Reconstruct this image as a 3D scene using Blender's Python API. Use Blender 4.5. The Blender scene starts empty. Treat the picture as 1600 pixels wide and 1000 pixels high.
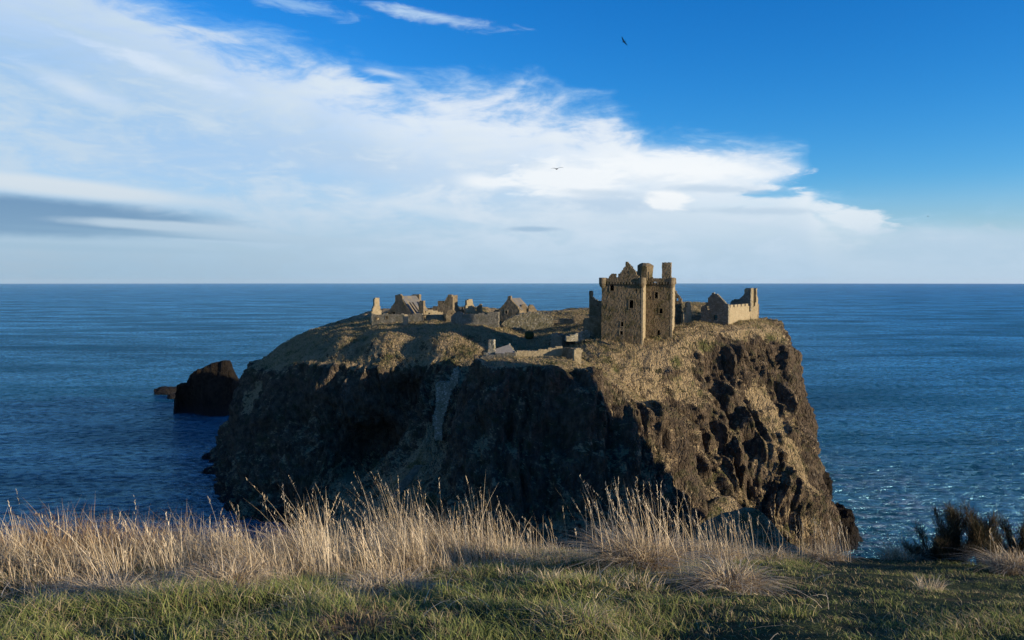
import bpy, bmesh, math, random
import numpy as np
from mathutils import Vector

R = math.radians
SC = bpy.context.scene
COL = SC.collection
random.seed(7)
RNG = np.random.default_rng(11)

# ------------------------------------------------------------------ camera
F = 1200.0                      # focal length in pixels of a 1600 px wide frame
CAMZ = 64.0                     # eye height above the sea, metres
PITCH = math.atan((500 - 440.0) / F)
cam_d = bpy.data.cameras.new('camera')
cam = bpy.data.objects.new('camera', cam_d)
COL.objects.link(cam)
cam_d.sensor_width = 36.0
cam_d.lens = 36.0 * F / 1600.0
cam_d.clip_start = 0.1
cam_d.clip_end = 90000.0
cam.location = (0, 0, CAMZ)
cam.rotation_euler = (math.pi / 2 - PITCH, 0, 0)
SC.camera = cam

SUN_A = 26.0                    # degrees the sun stands behind the camera's right hand
SUN_E = 11.6
SKY_STRENGTH = 0.10
SKY_GAIN = 0.735                # keeps the sky's picture values at that exposure
SUN_STRENGTH = 5.0
SC.view_settings.view_transform = 'Standard'
SC.view_settings.look = 'None'
SC.view_settings.exposure = 0.45
SC.view_settings.gamma = 1.0
SC.view_settings.use_curve_mapping = False


def ray(px, py):
    x = (px - 800.0) / F
    u = (500.0 - py) / F
    return np.array([x, math.cos(PITCH) + u * math.sin(PITCH), -math.sin(PITCH) + u * math.cos(PITCH)])


def P(px, py, Y):
    """the place in the world seen at that point of the photograph, Y metres out"""
    d = ray(px, py)
    k = Y / d[1]
    return np.array([d[0] * k, Y, CAMZ + d[2] * k])


def azel(px, py):
    d = ray(px, py)
    return math.atan2(d[0], d[1]), math.asin(d[2] / np.linalg.norm(d))


# ------------------------------------------------------------------ node helper
class S:
    """a shader value; arithmetic makes Math nodes"""
    tree = None

    def __init__(self, s):
        self.s = s

    @staticmethod
    def m(op, a, b=None, c=None, clamp=False):
        n = S.tree.nodes.new('ShaderNodeMath')
        n.operation = op
        n.use_clamp = clamp
        for i, v in enumerate((a, b, c)):
            if v is None:
                continue
            if isinstance(v, S):
                S.tree.links.new(v.s, n.inputs[i])
            else:
                n.inputs[i].default_value = float(v)
        return S(n.outputs[0])

    def __add__(self, o): return S.m('ADD', self, o)
    __radd__ = __add__
    def __sub__(self, o): return S.m('SUBTRACT', self, o)
    def __rsub__(self, o): return S.m('SUBTRACT', o, self)
    def __mul__(self, o): return S.m('MULTIPLY', self, o)
    __rmul__ = __mul__
    def __truediv__(self, o): return S.m('DIVIDE', self, o)
    def __neg__(self): return S.m('MULTIPLY', self, -1.0)


def sstep(v, a, b, lo=0.0, hi=1.0):
    n = S.tree.nodes.new('ShaderNodeMapRange')
    n.interpolation_type = 'SMOOTHSTEP'
    S.tree.links.new(v.s, n.inputs['Value'])
    n.inputs['From Min'].default_value = a
    n.inputs['From Max'].default_value = b
    n.inputs['To Min'].default_value = lo
    n.inputs['To Max'].default_value = hi
    return S(n.outputs['Result'])


def noise(vec, scale, detail=4, rough=0.55, dist=0.0, lac=2.0):
    n = S.tree.nodes.new('ShaderNodeTexNoise')
    n.inputs['Scale'].default_value = scale
    n.inputs['Detail'].default_value = detail
    n.inputs['Roughness'].default_value = rough
    n.inputs['Lacunarity'].default_value = lac
    n.inputs['Distortion'].default_value = dist
    if vec is not None:
        S.tree.links.new(vec, n.inputs['Vector'])
    return S(n.outputs['Fac'])


def voronoi(vec, scale, feature='F1', out='Distance', rnd=1.0):
    n = S.tree.nodes.new('ShaderNodeTexVoronoi')
    n.feature = feature
    n.inputs['Scale'].default_value = scale
    n.inputs['Randomness'].default_value = rnd
    if vec is not None:
        S.tree.links.new(vec, n.inputs['Vector'])
    return n.outputs[out]


def mapping(vec, scale=(1, 1, 1), loc=(0, 0, 0), rot=(0, 0, 0)):
    n = S.tree.nodes.new('ShaderNodeMapping')
    n.inputs['Scale'].default_value = scale
    n.inputs['Location'].default_value = loc
    n.inputs['Rotation'].default_value = rot
    S.tree.links.new(vec, n.inputs['Vector'])
    return n.outputs[0]


def mixc(fac, a, b, mode='MIX'):
    n = S.tree.nodes.new('ShaderNodeMix')
    n.data_type = 'RGBA'
    n.blend_type = mode
    n.clamp_factor = True
    for key, v in (('Factor', fac),):
        if isinstance(v, S):
            S.tree.links.new(v.s, n.inputs[0])
        else:
            n.inputs[0].default_value = v
    for i, v in ((6, a), (7, b)):
        if isinstance(v, (tuple, list)):
            n.inputs[i].default_value = tuple(v) + ((1.0,) if len(v) == 3 else ())
        else:
            S.tree.links.new(v, n.inputs[i])
    return n.outputs[2]


def lin(r, g, b):
    def c(v):
        v /= 255.0
        return v / 12.92 if v <= 0.04045 else ((v + 0.055) / 1.055) ** 2.4
    return (c(r), c(g), c(b))


# ------------------------------------------------------------------ world: sky and clouds
def make_world():
    w = bpy.data.worlds.new('World')
    SC.world = w
    w.use_nodes = True
    nt = w.node_tree
    S.tree = nt
    bg = nt.nodes['Background']
    bg.inputs['Strength'].default_value = SKY_STRENGTH
    sky = nt.nodes.new('ShaderNodeTexSky')
    sky.sky_type = 'NISHITA'
    sky.sun_disc = False
    sky.sun_elevation = R(SUN_E)
    sky.sun_rotation = R(90 + SUN_A)
    sky.air_density = 1.0
    sky.dust_density = 0.3
    sky.ozone_density = 2.2
    hs = nt.nodes.new('ShaderNodeHueSaturation')
    hs.inputs['Saturation'].default_value = 1.28
    hs.inputs['Value'].default_value = 1.5
    nt.links.new(sky.outputs[0], hs.inputs['Color'])
    sc_ = nt.nodes.new('ShaderNodeSeparateColor')
    nt.links.new(hs.outputs[0], sc_.inputs[0])
    cr, cg, cb_ = (S(o) for o in sc_.outputs)
    inv = SKY_GAIN / SKY_STRENGTH
    pw = lambda v, a, p: S.m('POWER', v * SKY_STRENGTH, p) * (a * inv)
    cc_ = nt.nodes.new('ShaderNodeCombineColor')
    for i_, v_ in enumerate((pw(cr, 1.35, 1.85), pw(cg, 0.97, 1.12), pw(cb_, 1.38, 1.0))):
        nt.links.new(v_.s, cc_.inputs[i_])
    blue = cc_.outputs[0]
    tc = nt.nodes.new('ShaderNodeTexCoord')
    D = tc.outputs['Generated']
    sep = nt.nodes.new('ShaderNodeSeparateXYZ')
    nt.links.new(D, sep.inputs[0])
    X, Y, Z = (S(o) for o in sep.outputs)
    az = S.m('ARCTAN2', X, Y)
    el = S.m('ARCSINE', Z)
    Ds = mapping(D, (1.0, 1.0, 2.6), rot=(0, R(-7), 0))
    n_big = noise(Ds, 5.0, 7, 0.58, 0.6) - 0.5
    n_mid = noise(mapping(D, (1, 1, 3.2), (3.1, 1.2, 0.4), (0, R(-10), 0)), 9.0, 7, 0.6, 1.0) - 0.5
    n_fine = noise(mapping(D, (1, 1, 3.4), (7.1, 0.2, 2.4), (0, R(-9), 0)), 26.0, 6, 0.62, 0.8) - 0.5
    # upper limit of the cloud bank as a function of azimuth
    pts = [(-40, -130), (150, -70), (300, 5), (400, 45), (480, 70), (560, 98), (620, 128), (720, 128), (850, 150), (960, 176),
           (1010, 208), (1120, 232), (1220, 226), (1258, 246), (1270, 285), (1284, 314), (1340, 340), (1400, 340), (1500, 340), (1600, 350), (1640, 356)]
    amap = lambda a: 0.5 + 0.5 * math.atan(a / 0.5) / math.atan(math.pi / 0.5)
    fc = nt.nodes.new('ShaderNodeFloatCurve')
    t = S.m('ARCTANGENT', az / 0.5) * (0.5 / math.atan(math.pi / 0.5)) + 0.5
    nt.links.new(t.s, fc.inputs['Value'])
    cm = fc.mapping
    cm.use_clip = False
    c = cm.curves[0]
    pairs = [(0.0, 0.16), (0.06, 0.30), (0.16, 0.52)]
    for px, py in pts:
        a, e = azel(px, py)
        pairs.append((amap(a), e))
    pairs += [(0.87, 0.09), (0.95, 0.14), (1.0, 0.16)]
    c.points[0].location = pairs[0]
    c.points[1].location = pairs[-1]
    for p in pairs[1:-1]:
        c.points.new(*p)
    for p in c.points:
        p.handle_type = 'VECTOR'
    cm.update()
    edge = S(fc.outputs[0])
    depth = edge - el + n_big * 0.10 + n_mid * 0.065 + n_fine * 0.034
    dens = sstep(depth, -0.020, 0.052)
    inner = sstep(n_mid * 0.7 + n_big * 0.6 + n_fine * 0.25, -0.22, 0.16)
    dens = dens * (0.72 + inner * 0.28)
    for px, py, rx, ry, st_ in ((1300, 283, 95, 22, 1.0), (1215, 302, 70, 9, 0.8), (1420, 320, 130, 24, 0.9), (590, 122, 45, 10, 0.8), (360, 22, 60, 10, 0.7), (560, 104, 22, 14, 0.6)):
        a0, e0 = azel(px, py)
        u = (az - a0) * (F / rx)
        v = (el - e0) * (F / ry)
        rr_ = S.m('SQRT', u * u + v * v) + (n_mid * 1.6 + n_fine * 2.0) * 0.6
        dens = dens * (1.0 - sstep(rr_, 1.0, 0.3) * st_)
    # tint inside the bank: bright rim, blue grey body to the left
    left = sstep(az, -0.55, 0.12)
    body = mixc(left, lin(172, 202, 228), lin(196, 216, 236))
    rim = mixc(left, lin(208, 225, 240), lin(240, 246, 251))
    k = sstep(depth + n_mid * 0.16 + n_fine * 0.06, 0.025, 0.13)
    kk = S.m('MULTIPLY', k, sstep(n_big * 1.2 + n_mid + n_fine * 0.5, -0.3, 0.25, 1.0, 0.45))
    ccol = mixc(kk, rim, body)

    # thin veils let the blue through
    ccol = mixc(sstep(dens, 0.05, 0.85), lin(172, 216, 247), ccol)
    scale = lambda col, f=1.0: tuple(v * inv * f for v in col)
    # the Nishita sky sits at physical values; cloud colours are brought to the same scale
    vm = nt.nodes.new('ShaderNodeVectorMath')
    vm.operation = 'SCALE'
    vm.inputs['Scale'].default_value = inv
    nt.links.new(ccol, vm.inputs[0])
    col = mixc(dens, blue, vm.outputs[0])

    # named streaks and puffs, each at its own place in the sky
    def blob(px, py, rx, ry, c, strength, tilt=0.0, warp=0.5, soft=0.9, thr=None):
        a0, e0 = azel(px, py)
        da = az - a0
        de = el - e0
        ct, st = math.cos(R(tilt)), math.sin(R(tilt))
        u = (da * ct + de * st) * (F / rx)
        v = (de * ct - da * st) * (F / ry)
        r = S.m('SQRT', u * u + v * v) + (n_mid * 1.6 + n_fine * 1.3) * warp
        f = sstep(r, 1.0, 1.0 - soft) * strength
        return f, c

    feats = [
        blob(300, 240, 300, 60, lin(172, 204, 238), 0.5, 0, 0.8, 1.0),
        blob(120, 140, 90, 22, lin(225, 235, 246), 0.5, -18, 0.9, 1.0),
        blob(250, 105, 130, 18, lin(228, 238, 248), 0.55, -14, 0.9, 1.0),
        blob(-20, 334, 360, 34, lin(108, 147, 185), 1.0, -1, 0.16, 0.5),
        blob(90, 292, 270, 18, lin(214, 226, 236), 1.0, -3.5, 0.16, 0.7),
        blob(270, 354, 180, 10, lin(200, 217, 232), 0.95, -2, 0.15, 0.6),
        blob(280, 368, 260, 6, lin(128, 164, 196), 0.7, -2, 0.15, 0.8),
        blob(480, 376, 260, 10, lin(194, 214, 231), 0.9, -2.5, 0.15, 0.6),
        blob(90, 386, 330, 8, lin(176, 202, 222), 0.6, -1, 0.1, 0.9),
        blob(640, 402, 120, 7, lin(200, 217, 232), 0.5, -1, 0.8, 0.8),
        blob(700, 330, 170, 14, lin(222, 233, 243), 0.6, -8, 0.4, 1.0),
        blob(755, 284, 60, 18, lin(242, 247, 251), 0.9, -4, 0.6, 0.9),
        blob(880, 282, 110, 34, lin(243, 248, 252), 0.9, -4, 0.9, 0.6),
        blob(1080, 262, 150, 26, lin(246, 250, 253), 0.9, -4, 1.0, 0.7),
        blob(1010, 255, 190, 30, lin(244, 249, 253), 0.6, -4, 0.9, 1.0),
        blob(1000, 345, 330, 36, lin(212, 226, 238), 0.6, -3, 0.5, 1.0),
        blob(1190, 330, 120, 8, lin(184, 206, 226), 0.6, -2, 0.7, 0.8),
        blob(960, 320, 130, 16, lin(186, 208, 230), 0.6, -3, 0.9, 0.8),
        blob(1042, 313, 38, 19, lin(248, 251, 253), 0.95, 0, 1.0, 0.5),
        blob(1335, 345, 70, 26, lin(242, 247, 251), 0.9, -20, 1.1, 0.6),
        blob(1290, 322, 55, 9, lin(232, 241, 248), 0.7, -8, 0.8, 0.8),
        blob(1490, 370, 160, 18, lin(205, 221, 236), 0.6, -4, 0.9, 0.9),
        blob(1500, 392, 280, 44, lin(196, 216, 233), 0.75, -2, 0.6, 1.0),
        blob(1120, 296, 120, 9, lin(190, 211, 231), 0.7, -3, 0.9, 0.8),
        blob(940, 302, 90, 8, lin(196, 215, 233), 0.6, -4, 0.9, 0.8),
        blob(560, 250, 200, 40, lin(186, 209, 234), 0.5, -8, 0.9, 1.0),
        blob(832, 358, 55, 6, lin(146, 178, 208), 0.75, 0, 0.25, 0.8),
        blob(680, 26, 130, 13, lin(190, 216, 242), 0.85, -7, 1.1, 1.0),
        blob(480, 12, 90, 14, lin(160, 200, 240), 0.7, -7, 1.1, 1.0),
        blob(610, 116, 60, 8, lin(214, 229, 244), 0.7, -8, 0.9, 1.0),
    ]
    for f, c in feats:
        col = mixc(f, col, scale(c))
    # haze towards the horizon
    hz = sstep(el, 0.13, -0.01) * 0.85
    hcol = mixc(left, scale(lin(150, 184, 208)), scale(lin(172, 202, 226)))
    col = mixc(hz, col, hcol)
    nt.links.new(col, bg.inputs['Color'])


make_world()
sun_d = bpy.data.lights.new('sun', 'SUN')
sun_d.energy = SUN_STRENGTH
sun_d.angle = R(0.5)
sun_d.color = (1.0, 0.85, 0.64)
sun = bpy.data.objects.new('sun', sun_d)
COL.objects.link(sun)
to_sun = Vector((math.cos(R(SUN_A)) * math.cos(R(SUN_E)), -math.sin(R(SUN_A)) * math.cos(R(SUN_E)), math.sin(R(SUN_E))))
sun.rotation_euler = to_sun.to_track_quat('Z', 'Y').to_euler()


# ------------------------------------------------------------------ numpy noise
def _hash(ix, iy, iz, seed):
    h = (ix.astype(np.uint32) * np.uint32(374761393) + iy.astype(np.uint32) * np.uint32(668265263)
         + iz.astype(np.uint32) * np.uint32(2147483647 - 58) + np.uint32(seed) * np.uint32(974634777))
    h = (h ^ (h >> np.uint32(13))) * np.uint32(1274126177)
    h = h ^ (h >> np.uint32(16))
    return h


def vnoise(p, seed=0):
    """gradient noise, about -1..1"""
    i = np.floor(p).astype(np.int64)
    f = p - i
    u = f * f * f * (f * (f * 6 - 15) + 10)
    out = 0.0
    for dx in (0, 1):
        wx = u[:, 0] if dx else 1 - u[:, 0]
        for dy in (0, 1):
            wy = u[:, 1] if dy else 1 - u[:, 1]
            for dz in (0, 1):
                wz = u[:, 2] if dz else 1 - u[:, 2]
                h = _hash(i[:, 0] + dx, i[:, 1] + dy, i[:, 2] + dz, seed)
                gx = (h & np.uint32(255)).astype(float) / 127.5 - 1
                gy = ((h >> np.uint32(8)) & np.uint32(255)).astype(float) / 127.5 - 1
                gz = ((h >> np.uint32(16)) & np.uint32(255)).astype(float) / 127.5 - 1
                out = out + wx * wy * wz * (gx * (f[:, 0] - dx) + gy * (f[:, 1] - dy) + gz * (f[:, 2] - dz))
    return out


def fbm(p, octv=4, seed=0, gain=0.5):
    a, s, o = 1.0, 0.0, 0.0
    for k in range(octv):
        o = o + a * vnoise(p * (2.03 ** k) + 17.3 * k, seed + k)
        a *= gain
    return o


def ridged(p, octv=3, seed=0, gain=0.5):
    a, o = 1.0, 0.0
    for k in range(octv):
        o = o + a * (1 - 2.2 * np.abs(vnoise(p * (2.07 ** k) + 11.1 * k, seed + k)))
        a *= gain
    return o


def billow(p, octv=3, seed=0, gain=0.5):
    """rounded ribs parted by sharp clefts"""
    a, o = 1.0, 0.0
    for k in range(octv):
        o = o + a * 2.2 * np.abs(vnoise(p * (2.07 ** k) + 11.1 * k, seed + k))
        a *= gain
    return o


def cells(p, seed=0):
    """random value of the nearest feature point, and the distance to it: makes flat faced blocks"""
    i = np.floor(p).astype(np.int64)
    best = np.full(len(p), 1e9)
    val = np.zeros(len(p))
    for dx in (-1, 0, 1):
        for dy in (-1, 0, 1):
            for dz in (-1, 0, 1):
                c = i + np.array([dx, dy, dz])
                h = _hash(c[:, 0], c[:, 1], c[:, 2], seed)
                o = np.stack([(h & np.uint32(255)), (h >> np.uint32(8)) & np.uint32(255), (h >> np.uint32(16)) & np.uint32(255)], -1).astype(float) / 255.0
                d = ((c + o - p) ** 2).sum(1)
                m = d < best
                best = np.where(m, d, best)
                val = np.where(m, ((h >> np.uint32(24)) & np.uint32(255)).astype(float) / 255.0, val)
    return val, np.sqrt(best)


def npstep(x, a, b):
    t = np.clip((x - a) / (b - a), 0, 1)
    return t * t * (3 - 2 * t)


# ------------------------------------------------------------------ objects helpers
def tag(o, label=None, cat=None, group=None, kind=None):
    if label: o['label'] = label
    if cat: o['category'] = cat
    if group: o['group'] = group
    if kind: o['kind'] = kind
    return o


def thing(name, label, cat, loc, group=None):
    o = bpy.data.objects.new(name, None)
    o.empty_display_size = 0.5
    o.location = tuple(loc)
    COL.objects.link(o)
    return tag(o, label, cat, group)


def mesh_from(name, verts, faces, mat, parent=None, smooth=False, attrs=None):
    """one mesh object; verts are world coordinates"""
    v = np.asarray(verts, dtype=np.float32).reshape(-1, 3)
    if parent is not None:
        base = parent
        while base.parent: base = base.parent
        v = v - np.array(base.location, dtype=np.float32)
    me = bpy.data.meshes.new(name)
    if isinstance(faces, np.ndarray):
        k = faces.shape[1]
        me.vertices.add(len(v))
        me.vertices.foreach_set('co', v.ravel())
        me.loops.add(faces.size)
        me.loops.foreach_set('vertex_index', faces.ravel().astype(np.int32))
        me.polygons.add(len(faces))
        me.polygons.foreach_set('loop_start', np.arange(0, faces.size, k, dtype=np.int32))
        me.update(calc_edges=True)
    else:
        me.from_pydata(v.tolist(), [], [tuple(int(q) for q in f) for f in faces])
    if smooth:
        me.polygons.foreach_set('use_smooth', np.ones(len(me.polygons), dtype=bool))
    if attrs:
        for nm, arr in attrs.items():
            arr = np.asarray(arr, dtype=np.float32)
            if arr.ndim == 2:
                a = me.attributes.new(nm, 'FLOAT_COLOR', 'POINT')
                full = np.ones((len(arr), 4), dtype=np.float32)
                full[:, :3] = arr
                a.data.foreach_set('color', full.ravel())
            else:
                a = me.attributes.new(nm, 'FLOAT', 'POINT')
                a.data.foreach_set('value', arr)
    me.materials.append(mat)
    o = bpy.data.objects.new(name, me)
    COL.objects.link(o)
    if parent is not None:
        o.parent = parent
    return o


def new_mat(name):
    m = bpy.data.materials.new(name)
    m.use_nodes = True
    S.tree = m.node_tree
    b = m.node_tree.nodes['Principled BSDF']
    return m, m.node_tree, b


def geo_coord(nt):
    return nt.nodes.new('ShaderNodeNewGeometry')


def add_bump(nt, bsdf, h, dist, strength=1.0):
    n = nt.nodes.new('ShaderNodeBump')
    n.inputs['Distance'].default_value = dist
    n.inputs['Strength'].default_value = strength
    nt.links.new(h.s, n.inputs['Height'])
    nt.links.new(n.outputs[0], bsdf.inputs['Normal'])


# ------------------------------------------------------------------ materials
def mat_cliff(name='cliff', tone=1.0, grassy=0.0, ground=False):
    m, nt, b = new_mat(name)
    g = geo_coord(nt)
    pos = g.outputs['Position']
    sp = nt.nodes.new('ShaderNodeSeparateXYZ')
    nt.links.new(g.outputs['True Normal'], sp.inputs[0])
    at = nt.nodes.new('ShaderNodeAttribute')
    at.attribute_name = 'flatness'
    nz = S(sp.outputs[2]) * (0.4 if ground else 1.0)
    if ground:
        nz = nz + S(at.outputs['Fac']) * 0.6
    spp = nt.nodes.new('ShaderNodeSeparateXYZ')
    nt.links.new(pos, spp.inputs[0])
    z = S(spp.outputs[2])
    a = noise(pos, 0.09, 4, 0.6)
    n1 = noise(pos, 0.55, 5, 0.62)
    n2 = noise(pos, 2.3, 4, 0.65)
    vstreak = noise(mapping(pos, (1, 1, 0.28)), 0.9, 4, 0.6, 0.4)
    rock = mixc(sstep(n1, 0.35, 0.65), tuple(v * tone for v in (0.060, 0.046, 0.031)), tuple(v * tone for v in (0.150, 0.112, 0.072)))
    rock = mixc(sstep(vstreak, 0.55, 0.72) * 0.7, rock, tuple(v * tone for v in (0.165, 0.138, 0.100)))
    pale = sstep(noise(pos, 1.5, 3, 0.7), 0.66, 0.74) * sstep(a, 0.4, 0.6) * 0.6
    rock = mixc(pale, rock, (0.22, 0.205, 0.17))
    moss = sstep(noise(pos, 0.35, 4, 0.65) + nz * 0.25, 0.60, 0.74) * (0.6 + grassy * 0.5)
    rock = mixc(moss, rock, tuple(v * tone for v in (0.062, 0.064, 0.026)))
    wet = sstep(z + n1 * 5.0, 9.0, 3.0) * 0.85
    rock = mixc(wet, rock, (0.022, 0.021, 0.022))
    straw = mixc(sstep(n2, 0.32, 0.68), (0.245, 0.186, 0.098), (0.41, 0.310, 0.172))
    green = mixc(sstep(n2, 0.3, 0.7), (0.052, 0.060, 0.018), (0.125, 0.125, 0.045))
    gr = mixc(sstep(noise(pos, 0.16, 5, 0.65), 0.50, 0.66), straw, green)
    dead = sstep(noise(mapping(pos, loc=(40, 7, 3)), 0.3, 4, 0.6), 0.55, 0.68) * 0.6
    gr = mixc(dead, gr, (0.082, 0.058, 0.034))
    gm = sstep(nz + (n1 - 0.5) * 1.0 + (noise(pos, 0.14, 3, 0.6) - 0.5) * 0.75 + (n2 - 0.5) * 0.5 + grassy, 0.56, 0.70)
    col = mixc(gm, rock, gr)
    nt.links.new(col, b.inputs['Base Color'])
    b.inputs['Roughness'].default_value = 0.92
    b.inputs['Specular IOR Level'].default_value = 0.15
    wv = nt.nodes.new('ShaderNodeVectorMath')
    wv.operation = 'ADD'
    nz3 = nt.nodes.new('ShaderNodeTexNoise')
    nz3.inputs['Scale'].default_value = 0.7
    nz3.inputs['Detail'].default_value = 3
    nt.links.new(pos, nz3.inputs['Vector'])
    nt.links.new(pos, wv.inputs[0])
    nt.links.new(nz3.outputs['Color'], wv.inputs[1])
    crack = S(voronoi(mapping(wv.outputs[0], (0.9, 0.9, 0.30)), 1.0, 'DISTANCE_TO_EDGE'))
    crack2 = S(voronoi(mapping(wv.outputs[0], (2.2, 2.2, 1.0)), 1.0, 'DISTANCE_TO_EDGE'))
    h = noise(pos, 2.2, 6, 0.72) * 0.8 + sstep(crack, 0.0, 0.22) * 0.5 + sstep(crack2, 0.0, 0.25) * 0.3 + noise(pos, 9.0, 3, 0.6) * 0.15
    add_bump(nt, b, h, 0.8, 1.0)
    return m


def mat_stone(name, c1, c2, c3, scale=2.4, lichen=(0.30, 0.27, 0.17), lich=0.25, moss=0.25):
    m, nt, b = new_mat(name)
    pos = geo_coord(nt).outputs['Position']
    mp = mapping(pos, (1, 1, 1.5))
    scale *= 1.35
    vc = voronoi(mp, scale, 'F1', 'Color')
    sv = nt.nodes.new('ShaderNodeSeparateColor')
    nt.links.new(vc, sv.inputs[0])
    rnd = S(sv.outputs[0])
    rnd2 = S(sv.outputs[1])
    edge = S(voronoi(mp, scale, 'DISTANCE_TO_EDGE', 'Distance'))
    n1 = noise(pos, 0.5, 5, 0.6)
    n2 = noise(pos, 7.0, 4, 0.6)
    big = noise(pos, 0.9, 5, 0.65)
    col = mixc(rnd * 0.3 + sstep(big, 0.3, 0.7) * 0.7, c1, c2)
    col = mixc(sstep(rnd2, 0.80, 0.9) * 0.6, col, c3)
    col = mixc(sstep(n1, 0.45, 0.68) * moss * 2.5, col, tuple(v * 0.55 for v in (c1[0] * 0.9, c1[1] * 1.05, c1[2] * 0.7)))
    col = mixc(sstep(noise(pos, 1.8, 4, 0.7), 0.58, 0.70) * lich * 2, col, lichen)
    joint = sstep(edge, 0.06, 0.0) * 0.25
    col = mixc(joint, col, tuple(v * 0.42 for v in c1))
    nt.links.new(col, b.inputs['Base Color'])
    b.inputs['Roughness'].default_value = 0.93
    b.inputs['Specular IOR Level'].default_value = 0.15
    h = sstep(edge, 0.0, 0.15) * 0.7 + rnd * 0.6 + n2 * 0.8
    add_bump(nt, b, h, 0.022, 1.0)
    return m


def mat_attr(name, rough=0.8, transl=0.0):
    m, nt, b = new_mat(name)
    at = nt.nodes.new('ShaderNodeAttribute')
    at.attribute_name = 'col'
    nt.links.new(at.outputs['Color'], b.inputs['Base Color'])
    b.inputs['Roughness'].default_value = rough
    b.inputs['Specular IOR Level'].default_value = 0.2
    if transl:
        tr = nt.nodes.new('ShaderNodeBsdfTranslucent')
        nt.links.new(at.outputs['Color'], tr.inputs['Color'])
        mx = nt.nodes.new('ShaderNodeMixShader')
        mx.inputs[0].default_value = transl
        nt.links.new(b.outputs[0], mx.inputs[1])
        nt.links.new(tr.outputs[0], mx.inputs[2])
        nt.links.new(mx.outputs[0], nt.nodes['Material Output'].inputs['Surface'])
    return m


def mat_plain(name, c, rough=0.85, var=0.35, scale=3.0):
    m, nt, b = new_mat(name)
    pos = geo_coord(nt).outputs['Position']
    n1 = noise(pos, scale, 5, 0.65)
    col = mixc(sstep(n1, 0.3, 0.7), tuple(v * (1 - var) for v in c), tuple(v * (1 + var) for v in c))
    nt.links.new(col, b.inputs['Base Color'])
    b.inputs['Roughness'].default_value = rough
    b.inputs['Specular IOR Level'].default_value = 0.2
    add_bump(nt, b, n1, 0.1, 0.6)
    return m


def mat_roof():
    m, nt, b = new_mat('roof_slabs')
    pos = geo_coord(nt).outputs['Position']
    n1 = noise(pos, 0.35, 4, 0.6)
    n2 = noise(pos, 3.0, 4, 0.6)
    col = mixc(sstep(n2, 0.35, 0.65), (0.085, 0.083, 0.075), (0.135, 0.13, 0.112))
    col = mixc(sstep(n1, 0.46, 0.6) * 0.75, col, (0.22, 0.165, 0.075))
    nt.links.new(col, b.inputs['Base Color'])
    b.inputs['Roughness'].default_value = 0.8
    return m


SEA_BUMP = 2.2


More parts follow.
